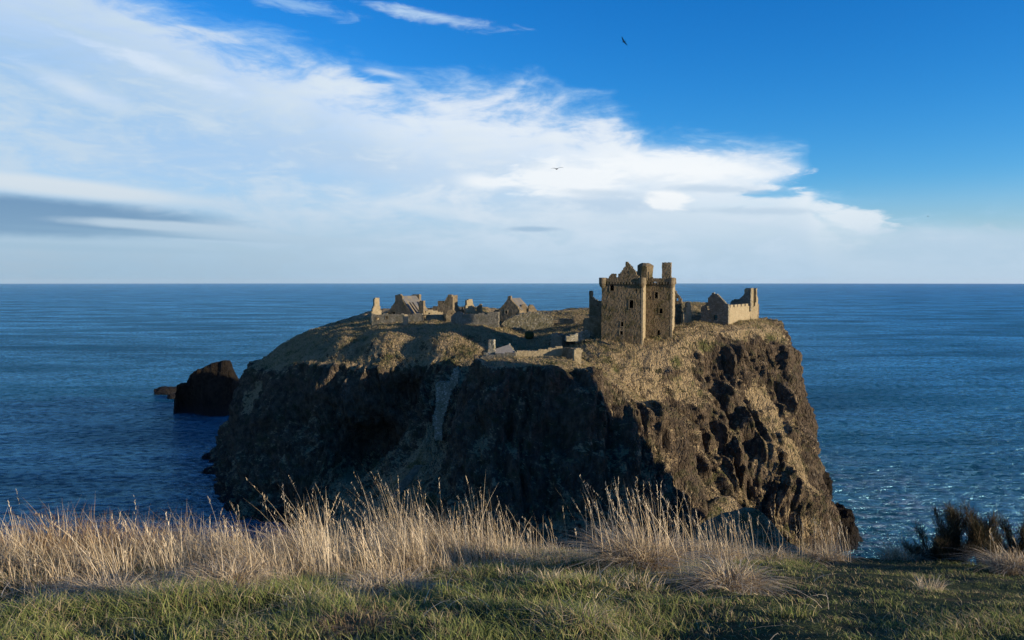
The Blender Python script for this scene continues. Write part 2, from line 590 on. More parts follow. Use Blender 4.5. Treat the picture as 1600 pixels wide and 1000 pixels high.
def mat_sea():
    m, nt, b = new_mat('sea_water')
    pos = geo_coord(nt).outputs['Position']
    sp = nt.nodes.new('ShaderNodeSeparateXYZ')
    nt.links.new(pos, sp.inputs[0])
    X, Y = S(sp.outputs[0]), S(sp.outputs[1])
    big = noise(mapping(pos, (0.006, 0.014, 1), rot=(0, 0, R(8))), 1.0, 4, 0.6, 0.5)
    swell = noise(mapping(pos, (0.030, 0.070, 1), rot=(0, 0, R(6))), 1.0, 4, 0.55, 0.4)
    chop = noise(mapping(pos, (0.24, 0.40, 1), rot=(0, 0, R(10))), 1.0, 5, 0.62, 0.3)
    rip = noise(mapping(pos, (0.6, 1.2, 1), rot=(0, 0, R(-12))), 1.0, 4, 0.6, 0.2)
    deep = mixc(sstep(big, 0.3, 0.7), (0.0005, 0.036, 0.062), (0.0020, 0.066, 0.104))
    # foam: streaks drifting off the foot of the rocks, far white caps
    dx = X - 88.0
    dy = Y - 196.0
    r = S.m('SQRT', dx * dx * 0.9 + dy * dy * 0.35)
    near = sstep(r, 80.0, 10.0)
    st = noise(mapping(pos, (0.05, 0.13, 1), rot=(0, 0, R(-38))), 1.0, 6, 0.62, 1.6)
    ridge = S.m('ABSOLUTE', st - 0.5)
    foam = sstep(ridge, 0.050, 0.004) * sstep(noise(pos, 0.05, 3, 0.6), 0.36, 0.56) * near * sstep(chop, 0.32, 0.58)
    dx2 = X + 88.0
    dy2 = Y - 262.0
    near2 = sstep(S.m('SQRT', dx2 * dx2 + dy2 * dy2 * 0.25), 60.0, 5.0)
    foam2 = sstep(ridge, 0.022, 0.004) * near2 * 0.8 * sstep(chop, 0.4, 0.6)
    caps = sstep(chop, 0.745, 0.79) * sstep(noise(mapping(pos, (0.02, 0.03, 1)), 1.0, 2, 0.5), 0.55, 0.68) * 0.8
    wh = S.m('MAXIMUM', S.m('MAXIMUM', foam, foam2), caps)
    col = mixc(wh * 0.8, deep, (0.42, 0.52, 0.60))
    # a rough sea: dark blue body colour under a partial, wave-broken reflection of the sky
    h = swell * 2.6 + chop * 1.5 + rip * 0.5
    bm_ = nt.nodes.new('ShaderNodeBump')
    bm_.inputs['Distance'].default_value = SEA_BUMP
    nt.links.new(h.s, bm_.inputs['Height'])
    df = nt.nodes.new('ShaderNodeBsdfDiffuse')
    nt.links.new(col, df.inputs['Color'])
    nt.links.new(bm_.outputs[0], df.inputs['Normal'])
    gl = nt.nodes.new('ShaderNodeBsdfGlossy')
    gl.inputs['Color'].default_value = (0.40, 0.84, 1.0, 1)
    gl.inputs['Roughness'].default_value = 0.20
    nt.links.new(bm_.outputs[0], gl.inputs['Normal'])
    fr = nt.nodes.new('ShaderNodeFresnel')
    fr.inputs['IOR'].default_value = 1.33
    lanes = noise(mapping(pos, (0.005, 0.013, 1), rot=(0, 0, R(9))), 1.0, 5, 0.62, 0.6)
    fac = (S(fr.outputs[0]) * 0.42 + 0.10) * (1.0 - wh * 0.8) * sstep(lanes, 0.30, 0.68, 0.6, 1.3) * sstep(chop * 0.55 + swell * 0.2 + rip * 0.25, 0.36, 0.63, 0.25, 1.8)
    mx = nt.nodes.new('ShaderNodeMixShader')
    nt.links.new(fac.s, mx.inputs[0])
    nt.links.new(df.outputs[0], mx.inputs[1])
    nt.links.new(gl.outputs[0], mx.inputs[2])
    nt.links.new(mx.outputs[0], nt.nodes['Material Output'].inputs['Surface'])
    return m


M = {}
M['cliff'] = mat_cliff('cliff', 1.0, 0.0, True)
M['hill'] = mat_cliff('hillside', 1.0, 0.05)
M['rock'] = mat_cliff('shade_toned_rock', 0.18, -0.9)  # cliff rock darkened in colour, standing in for shade on the sea stack
M['stone'] = mat_stone('rubble_masonry', (0.145, 0.110, 0.064), (0.24, 0.188, 0.112), (0.30, 0.245, 0.155))
M['keep'] = mat_stone('keep_masonry', (0.138, 0.104, 0.060), (0.218, 0.166, 0.096), (0.09, 0.067, 0.038), 2.0, (0.14, 0.15, 0.06), 0.3, 0.35)
M['pale'] = mat_stone('pale_sunlit_masonry', (0.27, 0.215, 0.125), (0.36, 0.295, 0.18), (0.22, 0.175, 0.10), 2.2, (0.42, 0.38, 0.28), 0.2, 0.08)  # lighter stone, mostly for sun-facing walls: sunlight put into the colour
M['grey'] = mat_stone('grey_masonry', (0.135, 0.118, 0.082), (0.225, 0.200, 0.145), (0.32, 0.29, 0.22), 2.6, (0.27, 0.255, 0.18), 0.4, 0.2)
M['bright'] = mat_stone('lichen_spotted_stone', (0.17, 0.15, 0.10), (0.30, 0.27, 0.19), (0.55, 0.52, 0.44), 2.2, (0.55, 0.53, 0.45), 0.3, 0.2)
M['bank'] = mat_stone('bank_masonry', (0.125, 0.110, 0.068), (0.215, 0.190, 0.122), (0.36, 0.335, 0.265), 2.0, (0.30, 0.28, 0.20), 0.2, 0.25)
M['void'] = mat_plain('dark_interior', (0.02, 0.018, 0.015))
M['roof'] = mat_roof()
M['slate'] = mat_plain('grey_slate', (0.19, 0.18, 0.155), 0.85, 0.2)
M['wood'] = mat_plain('weathered_wood', (0.11, 0.08, 0.05))
M['bird'] = mat_plain('bird_feathers', (0.035, 0.032, 0.03), 0.7, 0.3, 20)
M['birdlight'] = mat_plain('bird_pale_feathers', (0.25, 0.22, 0.18), 0.7, 0.3, 20)
M['grass'] = mat_attr('grass_blades', 0.7, 0.25)
M['dry'] = mat_attr('dry_stalks', 0.75, 0.25)
M['sea'] = mat_sea()


# ------------------------------------------------------------------ sea
def make_sea():
    rings = [150, 400, 900, 2000, 5000, 12000, 28000]
    n = 96
    v = [(0, 0, 0)]
    f = []
    for r in rings:
        for k in range(n):
            a = 2 * math.pi * k / n
            v.append((r * math.cos(a), r * math.sin(a), 0))
    for k in range(n):
        f.append((0, 1 + k, 1 + (k + 1) % n))
    for j in range(len(rings) - 1):
        for k in range(n):
            a = 1 + j * n + k
            b_ = 1 + j * n + (k + 1) % n
            f.append((a, a + n, b_ + n, b_))
    o = mesh_from('sea', v, f, M['sea'])
    o['kind'] = 'structure'


make_sea()


# ------------------------------------------------------------------ lofted terrain
def catmull(ctrl, samples):
    """ctrl (n,...) sampled at fractional indices"""
    n = len(ctrl)
    i = np.clip(np.floor(samples).astype(int), 0, n - 2)
    t = (samples - i)
    g = lambda k: ctrl[np.clip(k, 0, n - 1)]
    p0, p1, p2, p3 = g(i - 1), g(i), g(i + 1), g(i + 2)
    sh = (-1,) + (1,) * (ctrl.ndim - 1)
    t = t.reshape(sh)
    tau = 0.42
    m1 = tau * (p2 - p0)
    m2 = tau * (p3 - p1)
    return ((2 * t ** 3 - 3 * t ** 2 + 1) * p1 + (t ** 3 - 2 * t ** 2 + t) * m1 + (-2 * t ** 3 + 3 * t ** 2) * p2 + (t ** 3 - t ** 2) * m2)


def samples_for(ctrl, axis, step):
    d = np.linalg.norm(np.diff(ctrl, axis=axis), axis=-1)
    d = d.mean(axis=1 - axis) if axis == 0 else d.mean(axis=0)
    out = []
    for k, L in enumerate(d):
        n = max(2, int(math.ceil(L / step)))
        out.append(k + np.arange(n) / n)
    out.append(np.array([len(d)]))
    return np.concatenate(out)


def loft(name, cols, step_u, step_v, mat, seed=1, amp=1.0, grass_amp=1.0, feats=(), calm=()):
    """cols[i][j] = (px,py,Y) control net, left to right and back to front/top to foot"""
    C = np.array([[P(*q) if len(q) == 3 else np.array(q[1]) for q in c] for c in cols])
    su = samples_for(C, 0, step_u)
    sv = samples_for(C, 1, step_v)
    G = catmull(C, su)                              # (nu, rows, 3)
    G = np.swapaxes(catmull(np.swapaxes(G, 0, 1), sv), 0, 1)
    nu, nv = G.shape[:2]
    du = np.gradient(G, axis=0)
    dv = np.gradient(G, axis=1)
    N = np.cross(dv, du)
    N /= np.linalg.norm(N, axis=-1, keepdims=True) + 1e-9
    p = G.reshape(-1, 3)
    n = N.reshape(-1, 3)
    steep = 1 - npstep(n[:, 2], 0.58, 0.86)
    rel = p - np.array([0, 0, CAMZ])
    upv = np.array([0, math.sin(PITCH), math.cos(PITCH)]); fw = np.array([0, math.cos(PITCH), -math.sin(PITCH)])
    dep = np.maximum(rel @ fw, 1.0)
    qx = 800 + F * rel[:, 0] / dep
    qy = 500 - F * (rel @ upv) / dep
    facing = (n * rel).sum(1) < 0

    def spot(fx, fy):
        return p[np.argmin((qx - fx) ** 2 + (qy - fy) ** 2 + np.where(facing, 0, 1e6) + dep * 0.5)]
    # grassy slopes and ledges: smoother, and turf grows on them
    soft = np.zeros(len(p))
    for (fx, fy, rx, rz) in calm:
        e = p - spot(fx, fy)
        side = np.hypot(e[:, 0], e[:, 1]) + 1.2 * fbm(p / 4.0, 2, seed + 66)
        soft = np.maximum(soft, np.exp(-(side / rx) ** 2 - (e[:, 2] / rz) ** 2))
    soft = npstep(soft + 0.25 * fbm(p / 3.0, 3, seed + 68), 0.15, 0.75)
    steep = steep * (1 - 0.72 * soft)
    # ribs run down the slope: their noise lives on (distance along the contour, distance down the face)
    lu = np.concatenate([[0], np.cumsum(np.linalg.norm(np.diff(G, axis=0), axis=-1)[:, nv // 2:].mean(1))])
    lv = np.concatenate([[0], np.cumsum(np.linalg.norm(np.diff(G, axis=1), axis=-1).mean(0))])
    LU, LV = np.meshgrid(lu, lv, indexing='ij')
    pf = np.stack([LU.ravel(), 0 * LU.ravel() + 3.7, LV.ravel()], -1)
    sway = fbm(pf * np.array([1 / 14., 1, 1 / 22.]), 2, seed + 90) * 5.0
    pf[:, 0] += sway
    big = ridged(p * np.array([1 / 13., 1 / 13., 1 / 60.]), 2, seed)
    mid = billow(pf * np.array([1 / 5.5, 1, 1 / 17.]), 3, seed + 5)
    blk = np.abs(fbm(p / 2.6, 3, seed + 9))
    fine = fbm(p / 0.9, 3, seed + 13)
    wob = fbm(p * np.array([1 / 10., 1 / 10., 1 / 45.]), 2, seed + 40)[:, None] * np.array([3.0, 3.0, 0.0])
    flute = billow((pf + wob * 0.2) * np.array([1 / 2.6, 1, 1 / 14.0]), 3, seed + 45)
    warp = np.stack([fbm(p * np.array([1 / 3., 1 / 3., 1 / 10.]), 2, seed + 71), fbm(p * np.array([1 / 3., 1 / 3., 1 / 10.]), 2, seed + 73), fbm(p / 4.0, 2, seed + 75)], -1) * 1.3
    pw = pf + warp * np.array([1, 0, 1])
    ca, da = cells(pw * np.array([1 / 2.8, 1, 1 / 9.0]), seed + 81)
    cb, db = cells(pw * np.array([1 / 1.3, 1, 1 / 3.2]), seed + 83)
    disp = steep * amp * (2.6 * (big - 0.4) + 2.3 * (mid - 0.62) + 1.7 * (flute - 0.6) + 1.2 * (ca - 0.5) + 0.6 * (cb - 0.5) + 0.25 * (blk - 0.3) + 0.36 * fine)
    gr = fbm(p / 7.0, 3, seed + 21) * 0.8 + fbm(p / 1.6, 3, seed + 25) * 0.42
    disp += (1 - steep) * grass_amp * gr
    # overhanging clumps half way between rock and turf
    half = steep * (1 - steep) * 4
    disp += half * (1 - 0.85 * soft) * 0.6 * np.abs(fbm(p / 3.0, 3, seed + 31)) * amp
    if feats:
        # ledges and clefts where the cliff has them
        for (fx, fy, rx, rz, am) in feats:
            e = p - spot(fx, fy)
            side = np.hypot(e[:, 0], e[:, 1]) + 0.6 * fbm(p / 2.5, 2, seed + 60)
            g = np.exp(-(side / rx) ** 2 - (e[:, 2] / (rz * (1.5 if am < -2.6 and rx < 3 else 1.0))) ** 2)
            disp = disp + (0.55 if am < 0 else 0.75) * am * g
    q = p + n * disp[:, None]
    idx = np.arange(nu * nv).reshape(nu, nv)
    f = np.stack([idx[:-1, :-1], idx[:-1, 1:], idx[1:, 1:], idx[1:, :-1]], -1).reshape(-1, 4)
    o = mesh_from(name, q, f, mat, smooth=False, attrs={'flatness': np.maximum(n[:, 2], 0.95 * soft).astype(np.float32)})
    return o, q.reshape(nu, nv, 3), N


def W(x, y, z):
    return ('w', (x, y, z))


def body_cols():
    c = []
    # back foot, back rim, plateau, front rim, upper, mid, low, foot, below
    c.append([W(-110, 330, -4), W(-90, 318, 20), W(-80, 305, 38), W(-92, 300, 32), W(-98, 296, 22), W(-104, 292, 10), W(-108, 288, 3), W(-110, 284, -2), W(-111, 282, -6)])
    c.append([W(-80, 330, -4), W(-72, 310, 40), (478, 519, 268), (412, 566, 258), (386, 600, 254), (372, 680, 249), (356, 732, 243), (350, 772, 234), W(-86, 228, -6)])
    c.append([W(-66, 325, -4), W(-62, 305, 46), (520, 513, 255), (446, 566, 236), (415, 630, 230), (404, 700, 224), (394, 760, 217), (386, 806, 209), W(-72, 203, -6)])
    c.append([W(-52, 322, -4), W(-50, 300, 50), (556, 511, 246), (512, 567, 221), (500, 640, 215), (490, 700, 209), (474, 770, 203), (462, 826, 198), W(-56, 194, -6)])
    c.append([W(-40, 322, -4), W(-40, 298, 50), (600, 510, 236), (585, 577, 212), (582, 640, 208), (584, 700, 209), (560, 765, 197), (540, 812, 188), W(-42, 180, 2)])
    c.append([W(-30, 322, -4), W(-28, 296, 51), (668, 510, 230), (660, 568, 208), (655, 606, 205), (666, 652, 196), (652, 712, 187), (606, 800, 173), W(-30, 162, 4)])
    c.append([W(-12, 322, -4), W(-12, 296, 51), (740, 507, 226), (735, 552, 206), (715, 590, 199), (702, 648, 191), (695, 722, 181), (680, 800, 172), W(-16, 160, 6)])
    c.append([W(6, 322, -4), W(6, 296, 50), (822, 521, 226), (838, 545, 206), (850, 560, 188), (850, 640, 180), (850, 720, 175), (850, 800, 170), W(6, 160, 6)])
    c.append([W(22, 322, -4), W(22, 296, 51), (922, 522, 204), (925, 540, 190), (925, 575, 178), (930, 640, 173), (935, 720, 170), (940, 800, 166), W(18, 158, 6)])
    c.append([W(36, 318, -4), W(36, 292, 52), (1000, 520, 205), (1006, 536, 190), (1003, 590, 180), (1025, 640, 176), (1062, 710, 172), (1088, 790, 165), W(36, 156, 8)])
    c.append([W(52, 314, -4), W(52, 285, 53), (1075, 503, 206), (1085, 520, 194), (1092, 570, 189), (1112, 640, 184), (1130, 710, 178), (1150, 790, 170), W(48, 158, 6)])
    c.append([W(66, 306, -4), W(66, 275, 53), (1140, 502, 212), (1150, 514, 198), (1162, 570, 194), (1186, 640, 188), (1205, 720, 178), (1205, 820, 166), W(56, 156, -6)])
    c.append([W(78, 292, -4), W(72, 262, 49), (1183, 500, 222), (1198, 512, 206), (1208, 570, 200), (1232, 650, 193), (1250, 730, 182), (1262, 830, 170), W(64, 158, -6)])
    c.append([W(88, 270, -4), W(79, 250, 43), (1198, 511, 226), (1223, 536, 212), (1238, 590, 206), (1247, 665, 198), (1262, 760, 186), (1280, 850, 177), W(70, 170, -6)])
    c.append([W(92, 262, -4), W(88, 250, 24), W(83, 244, 37), W(83, 238, 34), W(84, 232, 28), W(85, 226, 16), W(85, 220, 6), W(84, 216, -2), W(84, 214, -6)])
    return c


headland, HB, HN = loft('headland', body_cols(), 0.36, 0.34, M['cliff'], 3, calm=[
    (985, 556, 13, 7), (940, 575, 8, 7), (1040, 548, 11, 7), (1000, 600, 9, 8), (1085, 530, 8, 5), (1150, 512, 12, 4), (1205, 518, 9, 4), (1070, 610, 6, 6),
    (1185, 622, 4.5, 6), (1210, 662, 4.5, 6), (1236, 705, 4.5, 6), (1252, 745, 4.0, 5), (640, 540, 18, 6), (540, 540, 16, 6), (450, 555, 14, 6), (620, 770, 10, 9), (650, 735, 8, 8), (670, 690, 6, 7), (400, 620, 7, 7), (680, 560, 8, 6)], feats=[
    (1110, 592, 2.0, 5, -4), (1165, 700, 2.2, 10, -6.5), (1142, 660, 1.3, 9, -2.5), (1226, 575, 1.4, 9, -2.5), (1203, 558, 1.3, 8, -2.2), (1215, 800, 5, 11, -8), (588, 695, 6.0, 6.0, -17), (545, 630, 6, 9, 4.0), (632, 625, 4, 7, -7), (622, 675, 3.0, 4.0, -4), (555, 720, 4, 6, -6), (1131, 720, 1.6, 12, -3.5), (1103, 700, 1.3, 12, -2.6), (1170, 770, 3, 8, -5),
    (1150, 715, 2.6, 9, 3.5), (1248, 778, 4, 7, 3), (1196, 700, 2.4, 8, 3.0), (1085, 640, 3, 8, 2), (470, 660, 3, 12, -4), (420, 700, 2.5, 14, -3.5), (530, 640, 3, 8, -3), (500, 610, 5, 4, 2.5), (620, 610, 4, 5, -3),
    (608, 542, 8.5, 6, 5), (698, 545, 8.5, 6, 4.8), (540, 545, 4.5, 6, 4.2), (655, 550, 2.5, 4, -2.5), (566, 552, 2.2, 4, -2.5)])
headland['kind'] = 'structure'


def rock_cols():
    c = []
    c.append([W(1, 196, 45), W(-1, 192, 45), W(-4, 190, 41), W(-6, 188, 35), W(-9, 186, 27), W(-12, 184, 19), W(-15, 180, 11), W(-18, 176, 3)])
    c.append([(766, 558, 186), (756, 562, 176), (742, 590, 172), (726, 640, 169), (716, 695, 166), (700, 745, 161), (676, 800, 154), (640, 880, 144)])
    c.append([(775, 557, 184), (768, 564, 163), (755, 605, 158), (746, 670, 154), (738, 740, 149), (728, 810, 144), (715, 880, 138), (705, 940, 133)])
    c.append([(830, 557, 184), (830, 565, 160), (828, 620, 156), (830, 690, 151), (830, 760, 146), (830, 830, 141), (830, 890, 136), (830, 950, 131)])
    c.append([(892, 559, 184), (902, 570, 161), (914, 615, 157), (920, 690, 152), (925, 760, 147), (930, 830, 141), (930, 890, 136), (930, 950, 131)])
    c.append([(925, 566, 186), (950, 590, 166), (984, 630, 160), (996, 690, 155), (1002, 760, 149), (1006, 830, 143), (1008, 890, 138), (1008, 950, 132)])
    c.append([(945, 572, 190), (975, 606, 173), (1034, 645, 166), (1060, 705, 162), (1072, 755, 159), (1080, 810, 155), (1085, 870, 150), (1088, 930, 146)])
    c.append([W(26, 200, 44), W(28, 192, 38), W(36, 184, 30), W(39, 180, 24), W(40, 178, 20), W(41, 176, 14), W(42, 174, 8), W(43, 172, 4)])
    return c


frontrock, FR, FN = loft('gatehouse_rock', rock_cols(), 0.38, 0.36, M['cliff'], 23, 0.85, feats=[
    (802, 680, 2.0, 8, -5), (878, 690, 2.4, 9, -5.5), (850, 790, 3, 12, -4.5), (745, 770, 3, 9, -4.5), (960, 705, 2.4, 9, -3.5), (1020, 655, 2.6, 4, 2.5), (925, 800, 3, 10, -4), (770, 640, 3, 5, 2), (905, 640, 3, 6, 2), (1002, 760, 2.5, 10, -3.5), (1040, 690, 2, 6, -2)])
frontrock['kind'] = 'structure'

# low toe of rock running out to the right, and its two outliers
def boulder(name, centre, size, seed, mat, n=40, flat=0.0, label=None, cat=None, kind=None, group=None, rough=0.32):
    u = np.linspace(0, 2 * math.pi, 2 * n, endpoint=False)
    v = np.linspace(-math.pi / 2, math.pi / 2, n)
    U, V = np.meshgrid(u, v, indexing='ij')
    d = np.stack([np.cos(V) * np.cos(U), np.cos(V) * np.sin(U), np.sin(V)], -1).reshape(-1, 3)
    q = np.sign(d) * np.abs(d) ** 0.75
    s = np.array(size)
    r = 1 + rough * ridged(d * 1.6 + seed, 3, seed) + rough * 0.5 * fbm(d * 5 + seed, 3, seed + 3)
    r = r / r.mean()
    p = q * s * r[:, None]
    p = p + np.array(centre)
    idx = np.arange(2 * n * n).reshape(2 * n, n)
    nx = np.roll(idx, -1, axis=0)
    f = np.stack([idx[:, :-1], nx[:, :-1], nx[:, 1:], idx[:, 1:]], -1).reshape(-1, 4)
    o = mesh_from(name, p, f, mat)
    tag(o, label, cat, group, kind)
    return o


def sea_stack():
    rt = thing('sea_stack', 'large dark sea stack standing in the water off the left end of the headland', 'sea stack', P(328, 650, 365))
    cols = []
    L = [(284, 612), (288, 600), (302, 598), (309, 583), (328, 573), (346, 566), (358, 563), (365, 574), (368, 590)]
    base = [(281, 615), (288, 625), (298, 634), (308, 646), (325, 651), (340, 652), (352, 652), (362, 650), (372, 640)]
    for (tx, ty), (bx, by) in zip(L, base):
        tx, bx = tx - 7, bx - 6
        t = P(tx, ty, 366)
        bt = P(bx, by, 366)
        yb = 64 * F / (by - 440)
        foot = P(bx, by + 2, min(yb, 372))
        mid1 = t * 0.62 + foot * 0.38 + np.array([0, -1.5, 0.6])
        mid2 = t * 0.28 + foot * 0.72 + np.array([0, -1.0, 0.3])
        back = np.array([t[0], t[1] + 16, -3])
        cols.append([W(*back), W(t[0], t[1] + 9, t[2] * 0.8), W(*t), W(*mid1), W(*mid2), W(*foot), W(foot[0], foot[1] - 2, -4)])
    e0 = [W(c[2][1][0] - 2.5, c[2][1][1] + 5, -3) for c in cols[:1] for _ in range(7)]
    e1 = [W(c[2][1][0] + 1.5, c[2][1][1] + 7, -3) for c in cols[-1:] for _ in range(7)]
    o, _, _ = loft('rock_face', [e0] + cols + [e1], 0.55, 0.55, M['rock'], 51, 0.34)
    o.parent = rt
    me = o.data
    off = np.array(rt.location)
    co = np.zeros(len(me.vertices) * 3, dtype=np.float32)
    me.vertices.foreach_get('co', co)
    co = co.reshape(-1, 3) - off
    me.vertices.foreach_set('co', co.ravel().astype(np.float32))
    me.update()


sea_stack()
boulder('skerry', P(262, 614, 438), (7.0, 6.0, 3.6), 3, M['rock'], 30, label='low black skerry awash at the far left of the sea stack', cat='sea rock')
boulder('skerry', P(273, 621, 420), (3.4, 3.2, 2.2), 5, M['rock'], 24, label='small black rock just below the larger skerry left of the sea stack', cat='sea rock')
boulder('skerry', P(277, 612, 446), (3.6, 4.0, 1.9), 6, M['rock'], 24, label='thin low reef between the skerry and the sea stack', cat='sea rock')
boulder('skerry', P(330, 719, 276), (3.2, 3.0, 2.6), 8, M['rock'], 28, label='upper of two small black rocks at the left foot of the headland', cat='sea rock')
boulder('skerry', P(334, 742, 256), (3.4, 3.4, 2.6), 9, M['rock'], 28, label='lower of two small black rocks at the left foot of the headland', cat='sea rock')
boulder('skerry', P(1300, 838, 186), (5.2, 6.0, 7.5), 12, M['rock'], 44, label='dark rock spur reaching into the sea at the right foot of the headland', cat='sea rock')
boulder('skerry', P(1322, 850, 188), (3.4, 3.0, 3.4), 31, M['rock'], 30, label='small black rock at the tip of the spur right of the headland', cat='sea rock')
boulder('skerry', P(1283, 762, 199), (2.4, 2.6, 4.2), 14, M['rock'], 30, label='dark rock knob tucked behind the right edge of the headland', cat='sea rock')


# ------------------------------------------------------------------ valley floor, mainland slope and the hill to the right
def ground_z(x, y):
    """turf on the cliff top where the photographer stands"""
    z = 62.45 - 0.285 * np.maximum(y - 3.2, 0)
    z = z - 0.028 * np.maximum(x - 1.2, 0)
    crest = 8.3 + 0.9 * np.sin(x * 0.45 + 0.7) - 0.18 * np.maximum(x - 3, 0) * 0
    over = np.maximum(y - crest, 0)
    z = z - 0.42 * over ** 1.45
    p = np.stack([x, y, np.zeros_like(x)], -1)
    z = z + (0.20 * fbm(p / 1.7, 3, 70) + 0.10 * fbm(p / 0.55, 2, 75)) * (1 - 0.7 * npstep(x, 0.8, 2.6)) + 0.03 * fbm(p / 0.2, 2, 78)
    return z


def heightfield(name, xs, ys, zf, mat, kind='structure', attrs=None):
    X, Y = np.meshgrid(xs, ys, indexing='ij')
    x, y = X.ravel(), Y.ravel()
    z = zf(x, y)
    idx = np.arange(X.size).reshape(X.shape)
    f = np.stack([idx[:-1, :-1], idx[1:, :-1], idx[1:, 1:], idx[:-1, 1:]], -1).reshape(-1, 4)
    o = mesh_from(name, np.stack([x, y, z], -1), f, mat, smooth=True)
    o['kind'] = kind
    return o


def mat_turf():
    m, nt, b = new_mat('turf')
    pos = geo_coord(nt).outputs['Position']
    n1 = noise(pos, 1.3, 5, 0.6)
    n2 = noise(pos, 12.0, 5, 0.65)
    col = mixc(sstep(n2, 0.35, 0.65), (0.022, 0.030, 0.010), (0.050, 0.062, 0.020))
    col = mixc(sstep(n1, 0.52, 0.66) * 0.8, col, (0.060, 0.044, 0.024))
    nt.links.new(col, b.inputs['Base Color'])
    b.inputs['Roughness'].default_value = 0.95
    b.inputs['Specular IOR Level'].default_value = 0.1
    add_bump(nt, b, n2, 0.03, 1.0)
    return m


M['turf'] = mat_turf()
xs = np.linspace(-14, 16, 300)
ys = np.concatenate([np.linspace(-8, 12, 220), np.linspace(12.3, 26, 40)])
heightfield('clifftop_turf', xs, ys, ground_z, M['turf'])


def valley_z(x, y):
    p = np.stack([x, y, np.zeros_like(x)], -1)
    # grass bank under the viewpoint down to the neck of land
    zb = 52 - 0.95 * np.maximum(y - 16, 0)
    neck = 10 + 3.0 * fbm(p / 18, 3, 90)
    z = np.maximum(zb, neck)
    # the neck falls into the sea left and right
    lo, hi = -34 - 0.05 * (y - 120), 52 + 0.06 * (y - 100)
    z = z - 0.9 * np.maximum(lo - x, 0) - 1.1 * np.maximum(x - hi, 0) * npstep(y, 30, 100)
    # humps in front of the gatehouse rock
    z = z + 11 * np.exp(-(((x - 41) / 12) ** 2 + ((y - 138) / 9) ** 2))
    z = z + 7 * np.exp(-(((x - 44) / 8) ** 2 + ((y - 160) / 7) ** 2))
    # cliff top either side of and behind the camera
    z = np.where(y < 16, np.minimum(z, 52 + 0 * y), z)
    z = z + 1.2 * fbm(p / 6, 3, 95) + 0.5 * fbm(p / 2, 2, 99)
    return np.maximum(z, -5)


heightfield('valley', np.linspace(-120, 130, 260), np.linspace(10, 200, 200), valley_z, M['hill'])


def mainland_z(x, y):
    """hill of the mainland coast to the right of and behind the viewpoint"""
    ca, sa = math.cos(R(SUN_A)), math.sin(R(SUN_A))
    u = x * sa + y * ca
    w = x * ca - y * sa
    p = np.stack([x, y, np.zeros_like(x)], -1)
    top = 75.5 + 3.0 * fbm(p / 22, 3, 120)
    fall_u = npstep(u, 166, 138) if False else 1 - npstep(u, 141, 169)
    near = npstep(w, 26, 48)
    back = npstep(u, 18, 60)
    z = -6 + (top + 6) * fall_u * near * back
    far = 1 - npstep(w, 120, 190)
    z = -6 + (z + 6) * far
    return z + fbm(p / 7, 3, 131) * 1.4


heightfield('mainland_hill', np.linspace(40, 290, 200), np.linspace(-120, 150, 200), mainland_z, M['hill'])

# ------------------------------------------------------------------ masonry
T0 = 17.5                        # yaw of the castle: its fronts look this far to the left


def seg(px0, Y0, px1, yaw):
    """plan line from px0 at depth Y0, running right with that yaw until px1"""
    r0 = (px0 - 800) / F
    A = np.array([r0 * Y0, Y0])
    t = np.array([math.cos(R(yaw)), -math.sin(R(yaw))])
    r1 = (px1 - 800) / F
    k = (r1 * A[1] - A[0]) / (t[0] - r1 * t[1])
    return A, A + t * k


def to_plane(A, B, px, py):
    t = (B - A) / np.linalg.norm(B - A)
    n = np.array([t[1], -t[0]])
    d = ray(px, py)
    k = (A @ n) / (d[:2] @ n)
    q = d * k
    return (q[:2] - A) @ t, CAMZ + q[2]


def in_poly(poly, x, y):
    c = False
    j = len(poly) - 1
    for i in range(len(poly)):
        xi, yi = poly[i]
        xj, yj = poly[j]
        if (yi > y) != (yj > y) and x < (xj - xi) * (y - yi) / (yj - yi + 1e-12) + xi:
            c = not c
        j = i
    return c


